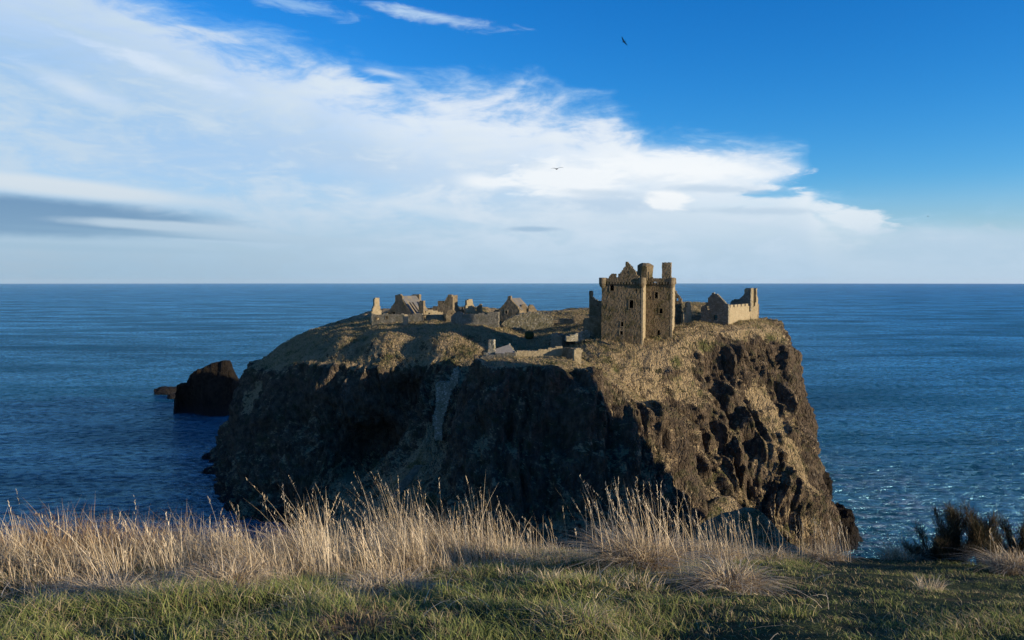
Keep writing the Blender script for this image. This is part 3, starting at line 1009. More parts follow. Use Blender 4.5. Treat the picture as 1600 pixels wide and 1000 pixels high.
def wall_sz(name, A, B, poly, holes, thick, mat, parent, cell=0.34, jit=0.07, rough=0.55):
    """upright slab of rubble: outline poly in (along, height), holes are rectangles cut right through"""
    t = (B - A) / np.linalg.norm(B - A)
    n = np.array([t[1], -t[0]])
    smin = min(p[0] for p in poly); smax = max(p[0] for p in poly)
    zmin = min(p[1] for p in poly); zmax = max(p[1] for p in poly)

    def lines(lo, hi, hs):
        k = max(1, int(round((hi - lo) / cell)))
        L = list(np.linspace(lo, hi, k + 1))
        for h in hs:
            if lo < h < hi:
                L = [q for q in L if abs(q - h) > cell * 0.4 or q in (lo, hi)] + [h]
        return sorted(L)
    sl = lines(smin, smax, [h[0] for h in holes] + [h[2] for h in holes])
    zl = lines(zmin, zmax, [h[1] for h in holes] + [h[3] for h in holes])
    keep = {}
    for i in range(len(sl) - 1):
        for j in range(len(zl) - 1):
            cs, cz = (sl[i] + sl[i + 1]) / 2, (zl[j] + zl[j + 1]) / 2
            if not in_poly(poly, cs, cz):
                continue
            if any(h[0] < cs < h[2] and h[1] < cz < h[3] for h in holes):
                continue
            keep[(i, j)] = True
    V, idx, Fc = [], {}, []
    rr = random.Random(int(abs(A[0] * 131 + A[1] * 17 + smax * 7) * 10))

    def vert(i, j, side):
        key = (i, j, side)
        if key not in idx:
            s = sl[i] + rr.uniform(-jit, jit)
            z = zl[j] + rr.uniform(-jit, jit)
            dn = rr.uniform(-jit, jit) * rough - (thick if side else 0)
            q = A + t * s + n * dn
            idx[key] = len(V)
            V.append((q[0], q[1], z))
        return idx[key]
    for (i, j) in keep:
        Fc.append((vert(i, j, 0), vert(i + 1, j, 0), vert(i + 1, j + 1, 0), vert(i, j + 1, 0)))
        Fc.append((vert(i, j, 1), vert(i, j + 1, 1), vert(i + 1, j + 1, 1), vert(i + 1, j, 1)))
        if (i - 1, j) not in keep: Fc.append((vert(i, j, 0), vert(i, j + 1, 0), vert(i, j + 1, 1), vert(i, j, 1)))
        if (i + 1, j) not in keep: Fc.append((vert(i + 1, j, 0), vert(i + 1, j, 1), vert(i + 1, j + 1, 1), vert(i + 1, j + 1, 0)))
        if (i, j - 1) not in keep: Fc.append((vert(i, j, 0), vert(i, j, 1), vert(i + 1, j, 1), vert(i + 1, j, 0)))
        if (i, j + 1) not in keep: Fc.append((vert(i, j + 1, 0), vert(i + 1, j + 1, 0), vert(i + 1, j + 1, 1), vert(i, j + 1, 1)))
    return mesh_from(name, V, Fc, mat, parent)


def wall(name, px0, Y0, px1, yaw, poly, mat, parent=None, thick=1.0, holes=(), cell=0.34, jit=0.07, label=None, cat='ruin', group=None, frames=None):
    A, B = seg(px0, Y0, px1, yaw)
    pz = [to_plane(A, B, *q) for q in poly]
    hz = []
    for (x0, y0, x1, y1) in holes:
        a = to_plane(A, B, x0, y1)
        b = to_plane(A, B, x1, y0)
        hz.append((a[0], a[1], b[0], b[1]))
    root = parent
    if parent is None and label:
        zb = min(q[1] for q in pz)
        mid = (A + B) / 2
        root = thing(name, label, cat, (mid[0], mid[1], zb), group)
    o = wall_sz('wall' if (parent is None and label) else name, A, B, pz, hz, thick, mat, root, cell, jit)
    t = (B - A) / np.linalg.norm(B - A)
    nrm = np.array([t[1], -t[0]])
    for h in hz:
        if (h[2] - h[0]) > 0.45 and frames:
            window_frame(A, t, nrm, h, frames, root)
    return root, A, B


def box_verts(A, t, n, s0, s1, d0, d1, z0, z1):
    out = []
    for s, d in ((s0, d0), (s1, d0), (s1, d1), (s0, d1)):
        q = A + t * s + n * d
        out.append((q[0], q[1], z0))
    out += [(x, y, z1) for x, y, _ in out]
    return out


BOX_F = [(0, 3, 2, 1), (4, 5, 6, 7), (0, 1, 5, 4), (1, 2, 6, 5), (2, 3, 7, 6), (3, 0, 4, 7)]


def boxes(name, lst, mat, parent, flip=False):
    V, Fc = [], []
    for b in lst:
        o = len(V)
        V += b
        Fc += [tuple(q + o for q in f) for f in BOX_F]
    ob = mesh_from(name, V, Fc, mat, parent)
    bm = bmesh.new()
    bm.from_mesh(ob.data)
    bmesh.ops.recalc_face_normals(bm, faces=bm.faces)
    bm.to_mesh(ob.data)
    bm.free()
    return ob


def window_frame(A, t, n, h, mat, root):
    s0, z0, s1, z1 = h
    w, p = 0.20, 0.075
    lst = [box_verts(A, t, n, s0 - w, s0, -0.5, p, z0 - 0.02, z1 + 0.02),
           box_verts(A, t, n, s1, s1 + w, -0.5, p, z0 - 0.02, z1 + 0.02),
           box_verts(A, t, n, s0 - w, s1 + w, -0.5, p + 0.01, z1 + 0.021, z1 + 0.26),
           box_verts(A, t, n, s0 - w, s1 + w, -0.5, p + 0.03, z0 - 0.2, z0 - 0.021)]
    boxes('window', lst, mat, root)


def slab(name, pts, thick, mat, parent):
    """roof slope: corner points in the world, given thickness below"""
    p = np.array(pts, float)
    n = np.cross(p[1] - p[0], p[2] - p[0])
    n /= np.linalg.norm(n)
    if n[2] < 0: n = -n
    V = list(p) + list(p - n * thick)
    k = len(p)
    Fc = [tuple(range(k)), tuple(range(2 * k - 1, k - 1, -1))] + [(i, i + k, (i + 1) % k + k, (i + 1) % k) for i in range(k)]
    o = mesh_from(name, V, Fc, mat, parent)
    bm = bmesh.new(); bm.from_mesh(o.data)
    bmesh.ops.recalc_face_normals(bm, faces=bm.faces)
    bm.to_mesh(o.data); bm.free()
    return o


def lathe(name, cx, cy, prof, mat, parent, n=18, jit=0.05, smooth=False):
    V, Fc = [], []
    for r, z in prof:
        for k in range(n):
            a = 2 * math.pi * k / n
            rr = r + random.uniform(-jit, jit)
            V.append((cx + rr * math.cos(a), cy + rr * math.sin(a), z + random.uniform(-jit, jit) * 0.6))
    for j in range(len(prof) - 1):
        for k in range(n):
            a, b_ = j * n + k, j * n + (k + 1) % n
            Fc.append((a, b_, b_ + n, a + n))
    Fc.append(tuple(range((len(prof) - 1) * n, len(prof) * n)))
    Fc.append(tuple(range(n - 1, -1, -1)))
    return mesh_from(name, V, Fc, mat, parent, smooth)


# ---- the keep
def make_keep():
    t = np.array([math.cos(R(T0)), -math.sin(R(T0))])
    bk = np.array([math.sin(R(T0)), math.cos(R(T0))])
    A, B = seg(940, 192, 1004.5, T0)
    zt = to_plane(A, B, 970, 435)[1]
    zb = 46.5
    root = thing('keep', 'tall roofless tower keep with parapet, dominating the ruins on the headland', 'castle keep', (*((A + B) / 2), 50))
    MK = M['keep']
    Lm = np.linalg.norm(B - A)
    def H(AA, BB, rects):
        out = []
        for (x0, y0, x1, y1) in rects:
            a = to_plane(AA, BB, x0, y1); b = to_plane(AA, BB, x1, y0)
            out.append((a[0], a[1], b[0], b[1]))
        return out
    def ragged(L, z0, z1, amp=0.3, step=1.1, seed=0):
        r = random.Random(seed)
        pts = [(0, z0), (L, z0), (L, z1)]
        s = L - step
        while s > step * 0.6:
            pts.append((s, z1 + r.uniform(-amp, 0)))
            s -= step * r.uniform(0.6, 1.2)
        pts.append((0, z1))
        return pts
    ztc = zt - 0.9
    hs = H(A, B, [(953.2, 444.5, 959.4, 454.3), (983.2, 469, 989.6, 481.8), (970, 503, 974.2, 509.8), (968.6, 517.5, 973.2, 523), (992.8, 452, 995, 455)])
    wall_sz('front_wall', A, B, [(0, zb), (Lm, zb), (Lm, ztc), (0, ztc)], hs, 1.5, MK, root)
    for h in hs[:4]:
        window_frame(A, t, -bk, h, M['stone'], root)
    D = 12.0
    wall_sz('side_wall', A + bk * D, A + bk * 1.5, [(0, zb), (D - 1.5, zb), (D - 1.5, ztc), (0, ztc)], [], 1.5, MK, root)
    # right flank up to the wing
    wing = 5.2
    C = B + bk * wing
    h2 = [(2.1, 53.5, 2.45, 59.0)]
    wall_sz('flank_wall', B + bk * 1.5, B + bk * (D - 1.0), [(0, zb), (D - 2.5, zb), (D - 2.5, ztc), (0, ztc)], [], 1.5, M['pale'], root)  # sun-facing wall and corners of the keep lightened through their stone colour
    quoin = box_verts(B, t, -bk, -0.42, 0.03, -1.49, 0.03, zb, ztc - 0.05)
    boxes('corner_stones', [quoin], M['pale'], root)
    # wing of the L
    A2 = C
    B2 = seg(800 + F * A2[0] / A2[1], A2[1], 1050.5, T0)[1]
    Lw = np.linalg.norm(B2 - A2)
    hs2 = H(A2, B2, [(1021, 437.6, 1025.4, 442.6), (1023, 456.6, 1028, 466.4), (1030.2, 482, 1035.2, 489.6), (1027.5, 516, 1031, 524), (1015, 464, 1016.6, 467)])
    wall_sz('wing_front_wall', A2 + t * 0.02, B2, [(0, zb), (Lw, zb), (Lw, ztc), (0, ztc)], hs2, 1.3, MK, root)
    for h in hs2[:3]:
        window_frame(A2, t, -bk, h, M['stone'], root)
    wall_sz('wing_side_wall', B2 + bk * 1.3, B2 + bk * 6.8, [(0, zb), (5.5, zb), (5.5, ztc), (0, ztc)], [], 1.3, M['pale'], root)  # same lightened stone on the sunny side of the wing
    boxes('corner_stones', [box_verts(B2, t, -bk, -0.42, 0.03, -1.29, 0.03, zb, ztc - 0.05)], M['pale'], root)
    E = A + bk * D
    wall_sz('back_wall', B2 + bk * (D - wing), E, [(0, zb), (Lm + Lw + 0.0, zb), (Lm + Lw, ztc - 0.4), (0, ztc - 0.4)], [], 1.3, MK, root)
    # added slab hidden under the wall head, blocks daylight to darken the rooms
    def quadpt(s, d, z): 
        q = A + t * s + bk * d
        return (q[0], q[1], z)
    slab('light_block_deck', [quadpt(0.6, 0.6, ztc - 0.5), quadpt(Lm - 0.6, 0.6, ztc - 0.5), quadpt(Lm - 0.6, D - 0.6, ztc - 0.5), quadpt(0.6, D - 0.6, ztc - 0.5)], 0.4, M['void'], root)
    slab('light_block_deck', [quadpt(Lm - 0.5, wing + 0.6, ztc - 0.52), quadpt(Lm + Lw - 0.6, wing + 0.6, ztc - 0.52), quadpt(Lm + Lw - 0.6, D - 0.6, ztc - 0.52), quadpt(Lm - 0.5, D - 0.6, ztc - 0.52)], 0.4, M['void'], root)
    # parapets stand out on corbels
    def para(P0, P1, side, seed, name='parapet'):
        L = np.linalg.norm(P1 - P0)
        tt = (P1 - P0) / L
        nn = np.array([tt[1], -tt[0]])
        wall_sz(name, P0 + nn * 0.28, P1 + nn * 0.28, ragged(L, ztc + 0.02, zt + 0.05, 0.25, 1.0, seed), [], 0.6, MK, root, 0.3, 0.06)
        lst = []
        s = 0.7
        while s < L - 0.5:
            lst.append(box_verts(P0, tt, nn, s, s + 0.34, -0.2, 0.36, ztc - 0.55, ztc - 0.03))
            s += 0.72
        boxes('corbel_table', lst, M['stone'], root)
    para(A, B, 0, 1)
    para(A2, B2, 0, 2)
    para(B2, B2 + bk * 6.6, 1, 3)
    para(B, B + bk * 4.9, 1, 4)
    # corner rounds
    for q, r in ((A + t * 0.25 + bk * 0.25, 1.0), (B - t * 0.3 + bk * 0.3, 0.95), (B2 - t * 0.2 + bk * 0.3, 0.8)):
        lathe('corner_round', q[0], q[1], [(0.35, ztc - 1.5), (r * 0.75, ztc - 0.95), (r, ztc - 0.4), (r, zt + 0.15), (r * 0.6, zt + 0.2)], M['stone'], root, 16)
    # gable on the wall walk
    def up(name, px0, Yo, px1, poly, mat, th, holes=(), yaw=T0, cell=0.3):
        return wall(name, px0, Yo, px1, yaw, poly, mat, root, th, holes, cell)
    up('gable', 952, 193.6, 1000, [(951, 437), (952, 430.5), (955, 428), (963, 428), (963, 433.5), (965.5, 433.5), (967, 428), (971, 425.5), (973.5, 419), (976.5, 416), (978, 410), (981, 409), (984, 412), (986, 416), (990, 420), (994, 427), (999, 434), (1000, 437)], MK, 0.9, [(980, 424, 982.6, 427.6)])
    up('gable', 964, 202.5, 1004, [(962, 440), (966, 431), (968, 428), (972, 424), (977, 417), (983, 413), (988, 416), (990, 421), (995, 424), (1000, 434), (1003, 440)], M['stone'], 0.8)
    up('stair_head', 1002.5, 192.6, 1010.5, [(1002, 438), (1002.5, 418), (1004, 415.5), (1009.5, 415), (1010.5, 418), (1010.5, 438)], MK, 1.6)
    up('wall_stub', 1011, 197.0, 1014, [(1011, 440), (1011, 425), (1013, 423), (1014, 429), (1014, 440)], MK, 0.8)
    q = P(1008, 420, 200.5)
    r = 12.4 / F * 200.5
    z1 = P(1008, 413.5, 200.5)[2]
    lathe('cap_house', q[0], q[1], [(r, ztc - 0.5), (r, ztc + 0.9), (r * 1.02, z1 - 1.2), (r * 1.03, z1 - 0.3), (r * 0.86, z1 - 0.05), (r * 0.72, z1 + 0.28), (r * 0.35, z1 + 0.42)], M['keep'], root, 12, 0.13)
    up('chimney', 1034.3, 199.5, 1048, [(1034.3, 440), (1034.3, 411), (1037, 410), (1041, 410), (1042, 411.5), (1044, 410.5), (1048, 410), (1048, 440)], M['stone'], 1.9)
    up('wall_stub', 1016, 196.5, 1022, [(1016, 440), (1016, 434), (1019, 433), (1022, 434.5), (1022, 440)], MK, 0.7)
    return root


make_keep()


# ---- ruins beside the keep
wall('ruined_tower', 921, 207, 941, T0, [(920.5, 525), (920.7, 458), (921.5, 455), (924, 454.5), (925, 463), (927.5, 467), (932, 469), (935, 470.5), (942, 470.5), (942, 525)], M['stone'], None, 2.0,
     [(932.5, 475.5, 935, 478)], label='narrow broken stair tower rising just left of the keep', cat='ruined tower')
wall('dark_wall', 911, 200, 939, T0, [(911, 528), (911, 499), (915, 496), (921, 497), (927, 494), (933, 495.5), (939, 491), (939, 528)], M['stone'], None, 1.2,
     label='low broken wall in shadow against the left side of the keep', cat='ruined wall')
wall('low_wall', 864, 222, 921, 8, [(864, 505), (864, 500), (876, 498), (888, 498.5), (896, 497), (897, 493.5), (905, 492.5), (915, 493.5), (921, 494), (921, 505)], M['stone'], None, 1.0,
     label='long low wall on the skyline between the mossy bank and the keep', cat='ruined wall')
wall('ruined_range', 1054, 207, 1069, T0, [(1053, 510), (1053, 453), (1057, 456), (1059, 460), (1063, 464.5), (1065, 466), (1064.5, 473), (1066, 480), (1066, 487), (1069, 493), (1069, 510)], M['stone'], None, 1.1,
     [(1057, 466, 1060, 470.5)], label='jagged ruined wall with one hole rising behind the right side of the keep', cat='ruined wall')
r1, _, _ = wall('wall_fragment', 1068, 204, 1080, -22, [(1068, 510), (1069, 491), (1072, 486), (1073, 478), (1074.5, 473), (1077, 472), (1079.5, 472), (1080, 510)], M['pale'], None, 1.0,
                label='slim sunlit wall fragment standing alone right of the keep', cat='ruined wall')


def lions_house():
    yaw = 33
    poly = [(1095, 508), (1095, 481), (1098, 478.5), (1101, 477), (1104, 473), (1107, 470), (1107, 466), (1110, 462), (1112, 458.5), (1114, 457.2), (1117, 458.5), (1121, 459.3), (1124, 463), (1130, 470), (1137.5, 476), (1137.5, 512)]
    A, B = seg(1095, 203, 1137.5, yaw)
    root = thing('gabled_ruin', 'roofless house with dark front gable and sunlit notched side wall at the right rim', 'ruined house', (*B, 52))
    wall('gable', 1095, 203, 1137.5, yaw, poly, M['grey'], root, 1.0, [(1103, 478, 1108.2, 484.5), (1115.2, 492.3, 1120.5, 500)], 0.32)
    bk = np.array([math.sin(R(yaw)), math.cos(R(yaw))])
    px1 = 1173.0
    r1 = (px1 - 800) / F
    k = (r1 * B[1] - B[0]) / (bk[0] - r1 * bk[1])
    B2 = B + bk * k
    top = [(1137.8, 478)]
    x = 1140.0
    while x < 1170:
        top += [(x, 477.5 - (x - 1140) * 0.10), (x + 0.1, 481 - (x - 1140) * 0.10), (x + 1.6, 481 - (x - 1140) * 0.10), (x + 1.7, 477.2 - (x - 1140) * 0.10)]
        x += 5.8
    top += [(1172.8, 474)]
    pz = [to_plane(B, B2, *q) for q in [(1137.8, 514)] + [(1172.8, 508)] + top[::-1]]
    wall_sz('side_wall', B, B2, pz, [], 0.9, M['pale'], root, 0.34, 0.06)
    # chimney end at the far right
    C1 = seg(1170, B2[1] + 1.0, 1184, -40)
    wall('chimney', 1172.4, B2[1] - 0.5, 1178, -30, [(1172.4, 508), (1172.4, 453), (1173.5, 450.5), (1177.6, 450.3), (1178, 508)], M['pale'], root, 2.2)
    wall('chimney', 1178.4, B2[1] + 0.9, 1183.6, -30, [(1178.4, 508), (1178.4, 480), (1181, 472), (1181, 451), (1183, 450.2), (1183.6, 452), (1183.6, 508)], M['pale'], root, 1.2)
    wall('end_wall', 1183.4, B2[1] + 3, 1185.4, -30, [(1183.4, 508), (1183.4, 466), (1185.2, 466), (1185.4, 508)], M['stone'], root, 1.0)
    wall('far_wall', 1138, B2[1] + 2, 1172, 33, [(1139, 486), (1141, 474), (1143, 469.5), (1148, 467.5), (1152, 467), (1156, 466.5), (1159, 463.5), (1163, 459), (1166, 457), (1169, 457), (1169, 452), (1172.5, 450.5), (1172.5, 486)], M['grey'], root, 1.0)
    wall('low_end_wall', 1080.5, 213, 1096, 20, [(1080, 506), (1080, 496), (1084, 494), (1096, 493), (1096, 506)], M['stone'], root, 0.8)


lions_house()


# ---- the range on the left
def west_range():
    root = thing('long_range', 'long low front wall with dark doorways along the left of the headland top', 'ruined range', P(640, 502, 235))
    wall('front_wall', 581, 242.5, 706, 10, [(581, 512), (581, 490), (590, 492), (597, 491.5), (600, 490), (614, 491), (628, 490.5), (640, 491), (655, 490), (662, 491.5), (676, 492), (687, 491), (700, 491.5), (706, 493), (706, 512)],
         M['grey'], root, 1.0, [(588, 496.5, 592, 500.5), (603, 494.4, 606, 498), (662, 493.4, 666, 501), (693.2, 492.6, 697, 501)], 0.3, frames=M['stone'])
    wall('pilaster', 631, 233.4, 638, -35, [(631, 508), (631, 491.5), (635, 491.5), (638, 493), (638, 508)], M['pale'], root, 0.6)
    wall('inner_wall', 664, 247, 702, -18, [(664, 500), (665, 486), (671, 484), (678, 485), (684, 486), (690, 488), (698, 486), (702, 488), (702, 500)], M['pale'], root, 0.9, [(669.5, 488.5, 672, 491)])
    wall('end_block', 697, 236, 712, 0, [(697, 506), (698, 487), (703, 484.5), (710, 485.5), (713, 489), (713, 506)], M['stone'], root, 2.0, [(704.5, 488.5, 706, 491.5)])


west_range()
wall('gable_fragment', 580.5, 246, 596.5, -32, [(581, 508), (581.2, 489), (583, 482), (585.5, 476), (586, 466), (587.5, 465.2), (592, 465.2), (592.5, 475), (594.5, 481), (596, 489), (595, 493), (592, 497), (592, 508)], M['pale'], None, 1.3,
     label='leftmost ruin, a pale gable fragment topped by a thin chimney stack', cat='ruined gable')


def drawing_room():
    root = thing('roofed_house', 'stone house with lichened slab roof and two chimneys behind the long low wall', 'house', P(635, 492, 247))
    wall('gable', 604, 250, 645, 24, [(603, 500), (604.5, 489), (610, 482), (618, 470.5), (618, 461.2), (621, 460.5), (624, 459.8), (627.8, 461.2), (628.5, 468), (634, 477), (640, 485), (645, 491), (645, 500)], M['stone'], root, 1.0, [(613, 487.4, 617, 490.4)], 0.3)
    A, B = seg(604, 250, 645, 24)
    t = (B - A) / np.linalg.norm(B - A)
    bk = np.array([-t[1], t[0]])
    Ld = 11.0
    s_r, z_r = to_plane(A, B, 626.0, 462.5)
    s_e, z_e = to_plane(A, B, 645.5, 491)
    s_l, z_l = to_plane(A, B, 603.5, 489.5)
    w = lambda s, d, z: (*(A + t * s + bk * d), z)
    rf = slab('roof', [w(s_r, 0.2, z_r), w(s_r, Ld, z_r), w(s_e, Ld, z_e), w(s_e, 0.2, z_e)], 0.3, M['roof'], root)
    slab('roof', [w(s_r, 0.22, z_r - 0.05), w(s_r, Ld, z_r - 0.05), w(s_l, Ld, z_l), w(s_l, 0.22, z_l)], 0.3, M['roof'], root)
    for dd in (2.2, 4.0):
        m_ = (s_r * 0.45 + s_e * 0.55)
        zz = z_r * 0.45 + z_e * 0.55
        slab('skylight', [w(s_r * 0.62 + s_e * 0.38, dd, z_r * 0.62 + z_e * 0.38 + 0.12), w(s_r * 0.62 + s_e * 0.38, dd + 0.8, z_r * 0.62 + z_e * 0.38 + 0.12),
                          w(s_r * 0.1 + s_e * 0.9, dd + 0.8, z_r * 0.1 + z_e * 0.9 + 0.12), w(s_r * 0.1 + s_e * 0.9, dd, z_r * 0.1 + z_e * 0.9 + 0.12)], 0.08, M['void'], root)
    q = A + t * s_r + bk * Ld
    wall('chimney', 643, q[1] - 0.5, 655, 24, [(643, 492), (643, 461), (646, 460), (655, 460), (655, 492)], M['stone'], root, 1.2, (), 0.3)
    wall('chimney', 654.3, 245, 661.5, 22, [(654.3, 500), (654.3, 471.2), (656, 470.2), (660.5, 470), (661.5, 471), (661.5, 500)], M['stone'], root, 1.2, (), 0.3)
    wall('buttress', 660, 247, 665.5, -30, [(660, 500), (660.3, 475), (662, 480), (665, 486), (665.5, 500)], M['pale'], root, 0.8, (), 0.3)


drawing_room()
g = 'broken walls of the left courtyard'
wall('broken_tower', 674, 250, 707.5, T0, [(673.5, 500), (675, 484), (677, 479), (681, 477.8), (683.8, 478), (683.8, 471), (685, 469.5), (691.5, 470.2), (692, 474), (694, 471), (697, 468), (697.5, 464), (699, 463), (699.5, 460.3), (706.5, 460.3), (707, 468), (707.5, 472), (707.5, 500)], M['stone'], None, 1.4,
     label='broken stepped tower wall with a square stump on its left shoulder', cat='ruined tower')
wall('chimney_stack', 708, 252, 716, -28, [(708, 500), (708, 462), (709.5, 461.3), (714.7, 461.5), (715, 476), (717, 480), (719, 485), (719.5, 500)], M['stone'], None, 1.5,
     label='sunlit square stack standing right of the broken stepped tower', cat='chimney stack')
wall('gable_fragment', 727.5, 250, 743, -30, [(726.5, 500), (728, 489), (728.5, 479), (729.5, 470.5), (732, 468.3), (736, 467.3), (738, 468), (739.5, 475), (742, 481), (742.8, 487), (742.8, 500)], M['pale'], None, 1.2,
     [(731.2, 478, 732.3, 483), (739, 478, 740.2, 483)], label='pale sunlit gable stump with two slit windows in the courtyard', cat='ruined gable')
wall('wall_fragment', 745, 249, 753, 12, [(744.5, 500), (745.2, 480), (748, 477), (751, 474.8), (752.7, 475), (752.7, 487), (756, 489.5), (757, 500)], M['stone'], None, 1.1,
     label='small leaning wall fragment right of the pale slit windowed gable', cat='ruined wall')
wall('wall_fragment', 719, 253, 729, 5, [(718, 500), (720, 484), (722, 479.5), (723, 482), (726, 485), (727, 478.5), (729, 481), (729.5, 500)], M['stone'], None, 1.0,
     label='low crumbling stub between the square stack and the pale gable', cat='ruined wall')
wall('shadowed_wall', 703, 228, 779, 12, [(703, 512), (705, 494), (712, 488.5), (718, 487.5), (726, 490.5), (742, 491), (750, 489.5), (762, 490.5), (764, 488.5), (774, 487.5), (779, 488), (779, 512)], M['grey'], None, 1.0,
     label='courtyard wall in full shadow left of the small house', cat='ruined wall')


def small_house():
    root = thing('small_house', 'small stone house with steep gable, one chimney and one lit window', 'house', P(795, 503, 240))
    poly = [(779, 512), (779, 483), (783, 480), (788, 474), (793, 468), (794, 463), (797.5, 462.4), (798, 467), (800, 470), (806, 477), (812, 484), (812, 512)]
    wall('gable', 779, 242, 812, 22, poly, M['stone'], root, 0.9, [(789.2, 485.2, 792.8, 490.2)], 0.3, frames=M['pale'])
    A, B = seg(779, 242, 812, 22)
    t = (B - A) / np.linalg.norm(B - A)
    bk = np.array([-t[1], t[0]])
    s_r, z_r = to_plane(A, B, 796.5, 466)
    s_e, z_e = to_plane(A, B, 812.5, 484.3)
    s_l, z_l = to_plane(A, B, 778.3, 483.5)
    w = lambda s, d, z: (*(A + t * s + bk * d), z)
    slab('roof', [w(s_r, 0.95, z_r), w(s_r, 9, z_r), w(s_e, 9, z_e), w(s_e, 0.95, z_e)], 0.3, M['roof'], root)
    slab('roof', [w(s_r, 0.93, z_r - 0.04), w(s_r, 9, z_r - 0.04), w(s_l, 9, z_l), w(s_l, 0.93, z_l)], 0.3, M['slate'], root)
    wall_sz('side_wall', A + bk * 8.8, A + bk * 0.9, [(0, 49), (7.9, 49), (7.9, z_l - 0.2), (0, z_l - 0.2)], [], 0.7, M['stone'], root)
    wall_sz('side_wall', B + bk * 0.9, B + bk * 8.8, [(0, 49), (7.9, 49), (7.9, z_e - 0.2), (0, z_e - 0.2)], [], 0.7, M['stone'], root)
    wall('chimney', 793.4, 241.4, 798.2, 22, [(793.4, 470), (793.4, 463), (797, 462.2), (798.2, 463), (798.2, 470)], M['stone'], root, 1.0, (), 0.25)
    wall('lean_to', 771, 243, 778, 15, [(771, 510), (771, 488), (773, 485), (778, 484.5), (778, 510)], M['stone'], root, 2.0, [(775, 494, 777.5, 503)])


small_house()
wall('gable_stump', 814, 242, 826, -12, [(813, 500), (813.5, 482), (815.5, 477), (818, 475.8), (820, 475.5), (823, 480), (826, 484), (826, 500)], M['stone'], None, 1.1,
     label='left of two rounded wall stumps behind the mossy bank wall', cat='ruined gable')
wall('gable_stump', 825, 242, 840, -12, [(824.5, 500), (826, 483), (827, 477), (830, 476), (833, 476.5), (836, 481), (840, 486), (841, 500)], M['stone'], None, 1.1,
     label='right of two rounded wall stumps behind the mossy bank wall', cat='ruined gable')
wall('bank_wall', 784, 231, 865, 4, [(780, 526), (784, 505), (790, 500), (798, 496), (808, 492), (820, 489.3), (835, 488), (846, 488), (855, 491.5), (862, 497), (865, 503), (865, 526)], M['bank'], None, 5.0,
     cell=0.4, jit=0.13, label='broad curved retaining wall speckled with pale stones beside the small house', cat='retaining wall')
wall('terrace_wall', 886, 194, 921.5, -14, [(885, 534), (886, 526), (892, 523), (900, 521.5), (908, 520), (914, 517.3), (918, 516), (921, 517.5), (921.5, 535)], M['bright'], None, 1.2,
     label='short sunlit wall on the slope just left of the keep foot', cat='ruined wall')
wall('end_wall', 861, 199, 878, 38, [(860, 552), (861.5, 521.5), (866, 521), (874, 523), (878, 527), (878, 552)], M['grey'], None, 2.0,
     label='dark wall end on the grass bank above the roofless gatehouse', cat='ruined wall')


def gatehouse():
    root = thing('gatehouse', 'low ruined gatehouse with grey roof slope and square chimney on the front terrace', 'gatehouse', P(830, 562, 166))
    wall('chimney', 763.4, 171, 771.6, 16, [(763.4, 566), (763.4, 533), (764, 531.8), (770, 531.2), (771.6, 532.5), (771.6, 566)], M['bright'], root, 1.2, (), 0.3)
    wall('chimney_foot', 757, 170.4, 776, 10, [(756, 566), (757, 552), (762, 550), (763, 547), (773, 547), (776, 551), (777, 566)], M['bright'], root, 1.0, (), 0.3)
    slab('roof', [P(772.5, 545.5, 171.5), P(795.5, 538.2, 176), P(805.5, 551, 171.8), P(774.5, 553.5, 168.6)], 0.25, M['slate'], root)
    wall('roof_gable', 795, 176.2, 806, -20, [(794, 562), (794.5, 538), (796, 536.5), (798.5, 540), (802, 545), (806, 550), (806, 562)], M['bright'], root, 0.5, (), 0.28)
    wall('front_wall', 752, 167.5, 806, 14, [(751, 570), (752, 557), (760, 554.5), (770, 554), (785, 552), (795, 551), (806, 551), (806, 570)], M['grey'], root, 0.9, (), 0.3)
    wall('court_wall', 803, 171.5, 879, -4, [(803, 570), (803, 550), (815, 548.5), (830, 548), (845, 546.7), (856, 545), (865, 542.7), (879, 541.3), (879, 570)], M['pale'], root, 1.0, (), 0.32)
    wall('recess_wall', 879, 171.5, 899, 48, [(879, 570), (879, 543), (885, 543.5), (892, 545), (899, 545.5), (899, 570)], M['stone'], root, 0.8, (), 0.3)
    wall('pier', 897.5, 164.0, 911, -12, [(897.5, 572), (897.5, 546), (901, 544.5), (906, 544), (910.5, 546), (909, 553), (908.5, 572)], M['pale'], root, 1.2, (), 0.3)


gatehouse()
boulder('round_bush', P(827, 524, 213), (1.3, 1.2, 1.1), 44, M['turf'], 24, label='round dark bush at the foot of the mossy bank wall', cat='bush', rough=0.15)
wall('gully_wall', 668, 185, 720, 8, [(680, 688), (676, 655), (680, 640), (682, 618), (681, 599), (690, 597), (702, 596), (706, 585), (709, 577), (716, 574), (718, 585), (714, 600), (706, 612), (700, 632), (692, 660), (690, 688)], M['bright'], None, 1.5,
     cell=0.4, jit=0.12, label='steep stone wall closing the shaded gully left of the gatehouse rock', cat='stone wall')


def bench():
    A, B = seg(980.5, 188.0, 989, T0)
    t = (B - A) / np.linalg.norm(B - A)
    n = np.array([t[1], -t[0]])
    z0 = P(985, 528.5, 187.5)[2]
    root = thing('bench', 'small wooden bench on the grass at the foot of the keep front', 'bench', (*A, z0))
    L = np.linalg.norm(B - A)
    boxes('seat', [box_verts(A, t, n, 0, L, 0.0, 0.45, z0 + 0.5, z0 + 0.57)], M['wood'], root)
    boxes('backrest', [box_verts(A, t, n, 0, L, -0.08, -0.02, z0 + 0.68, z0 + 1.02)], M['wood'], root)
    for s in (0.05, L - 0.17):
        boxes('leg', [box_verts(A, t, n, s, s + 0.12, -0.081, 0.4, z0 - 0.6, z0 + 0.49)], M['wood'], root)


bench()


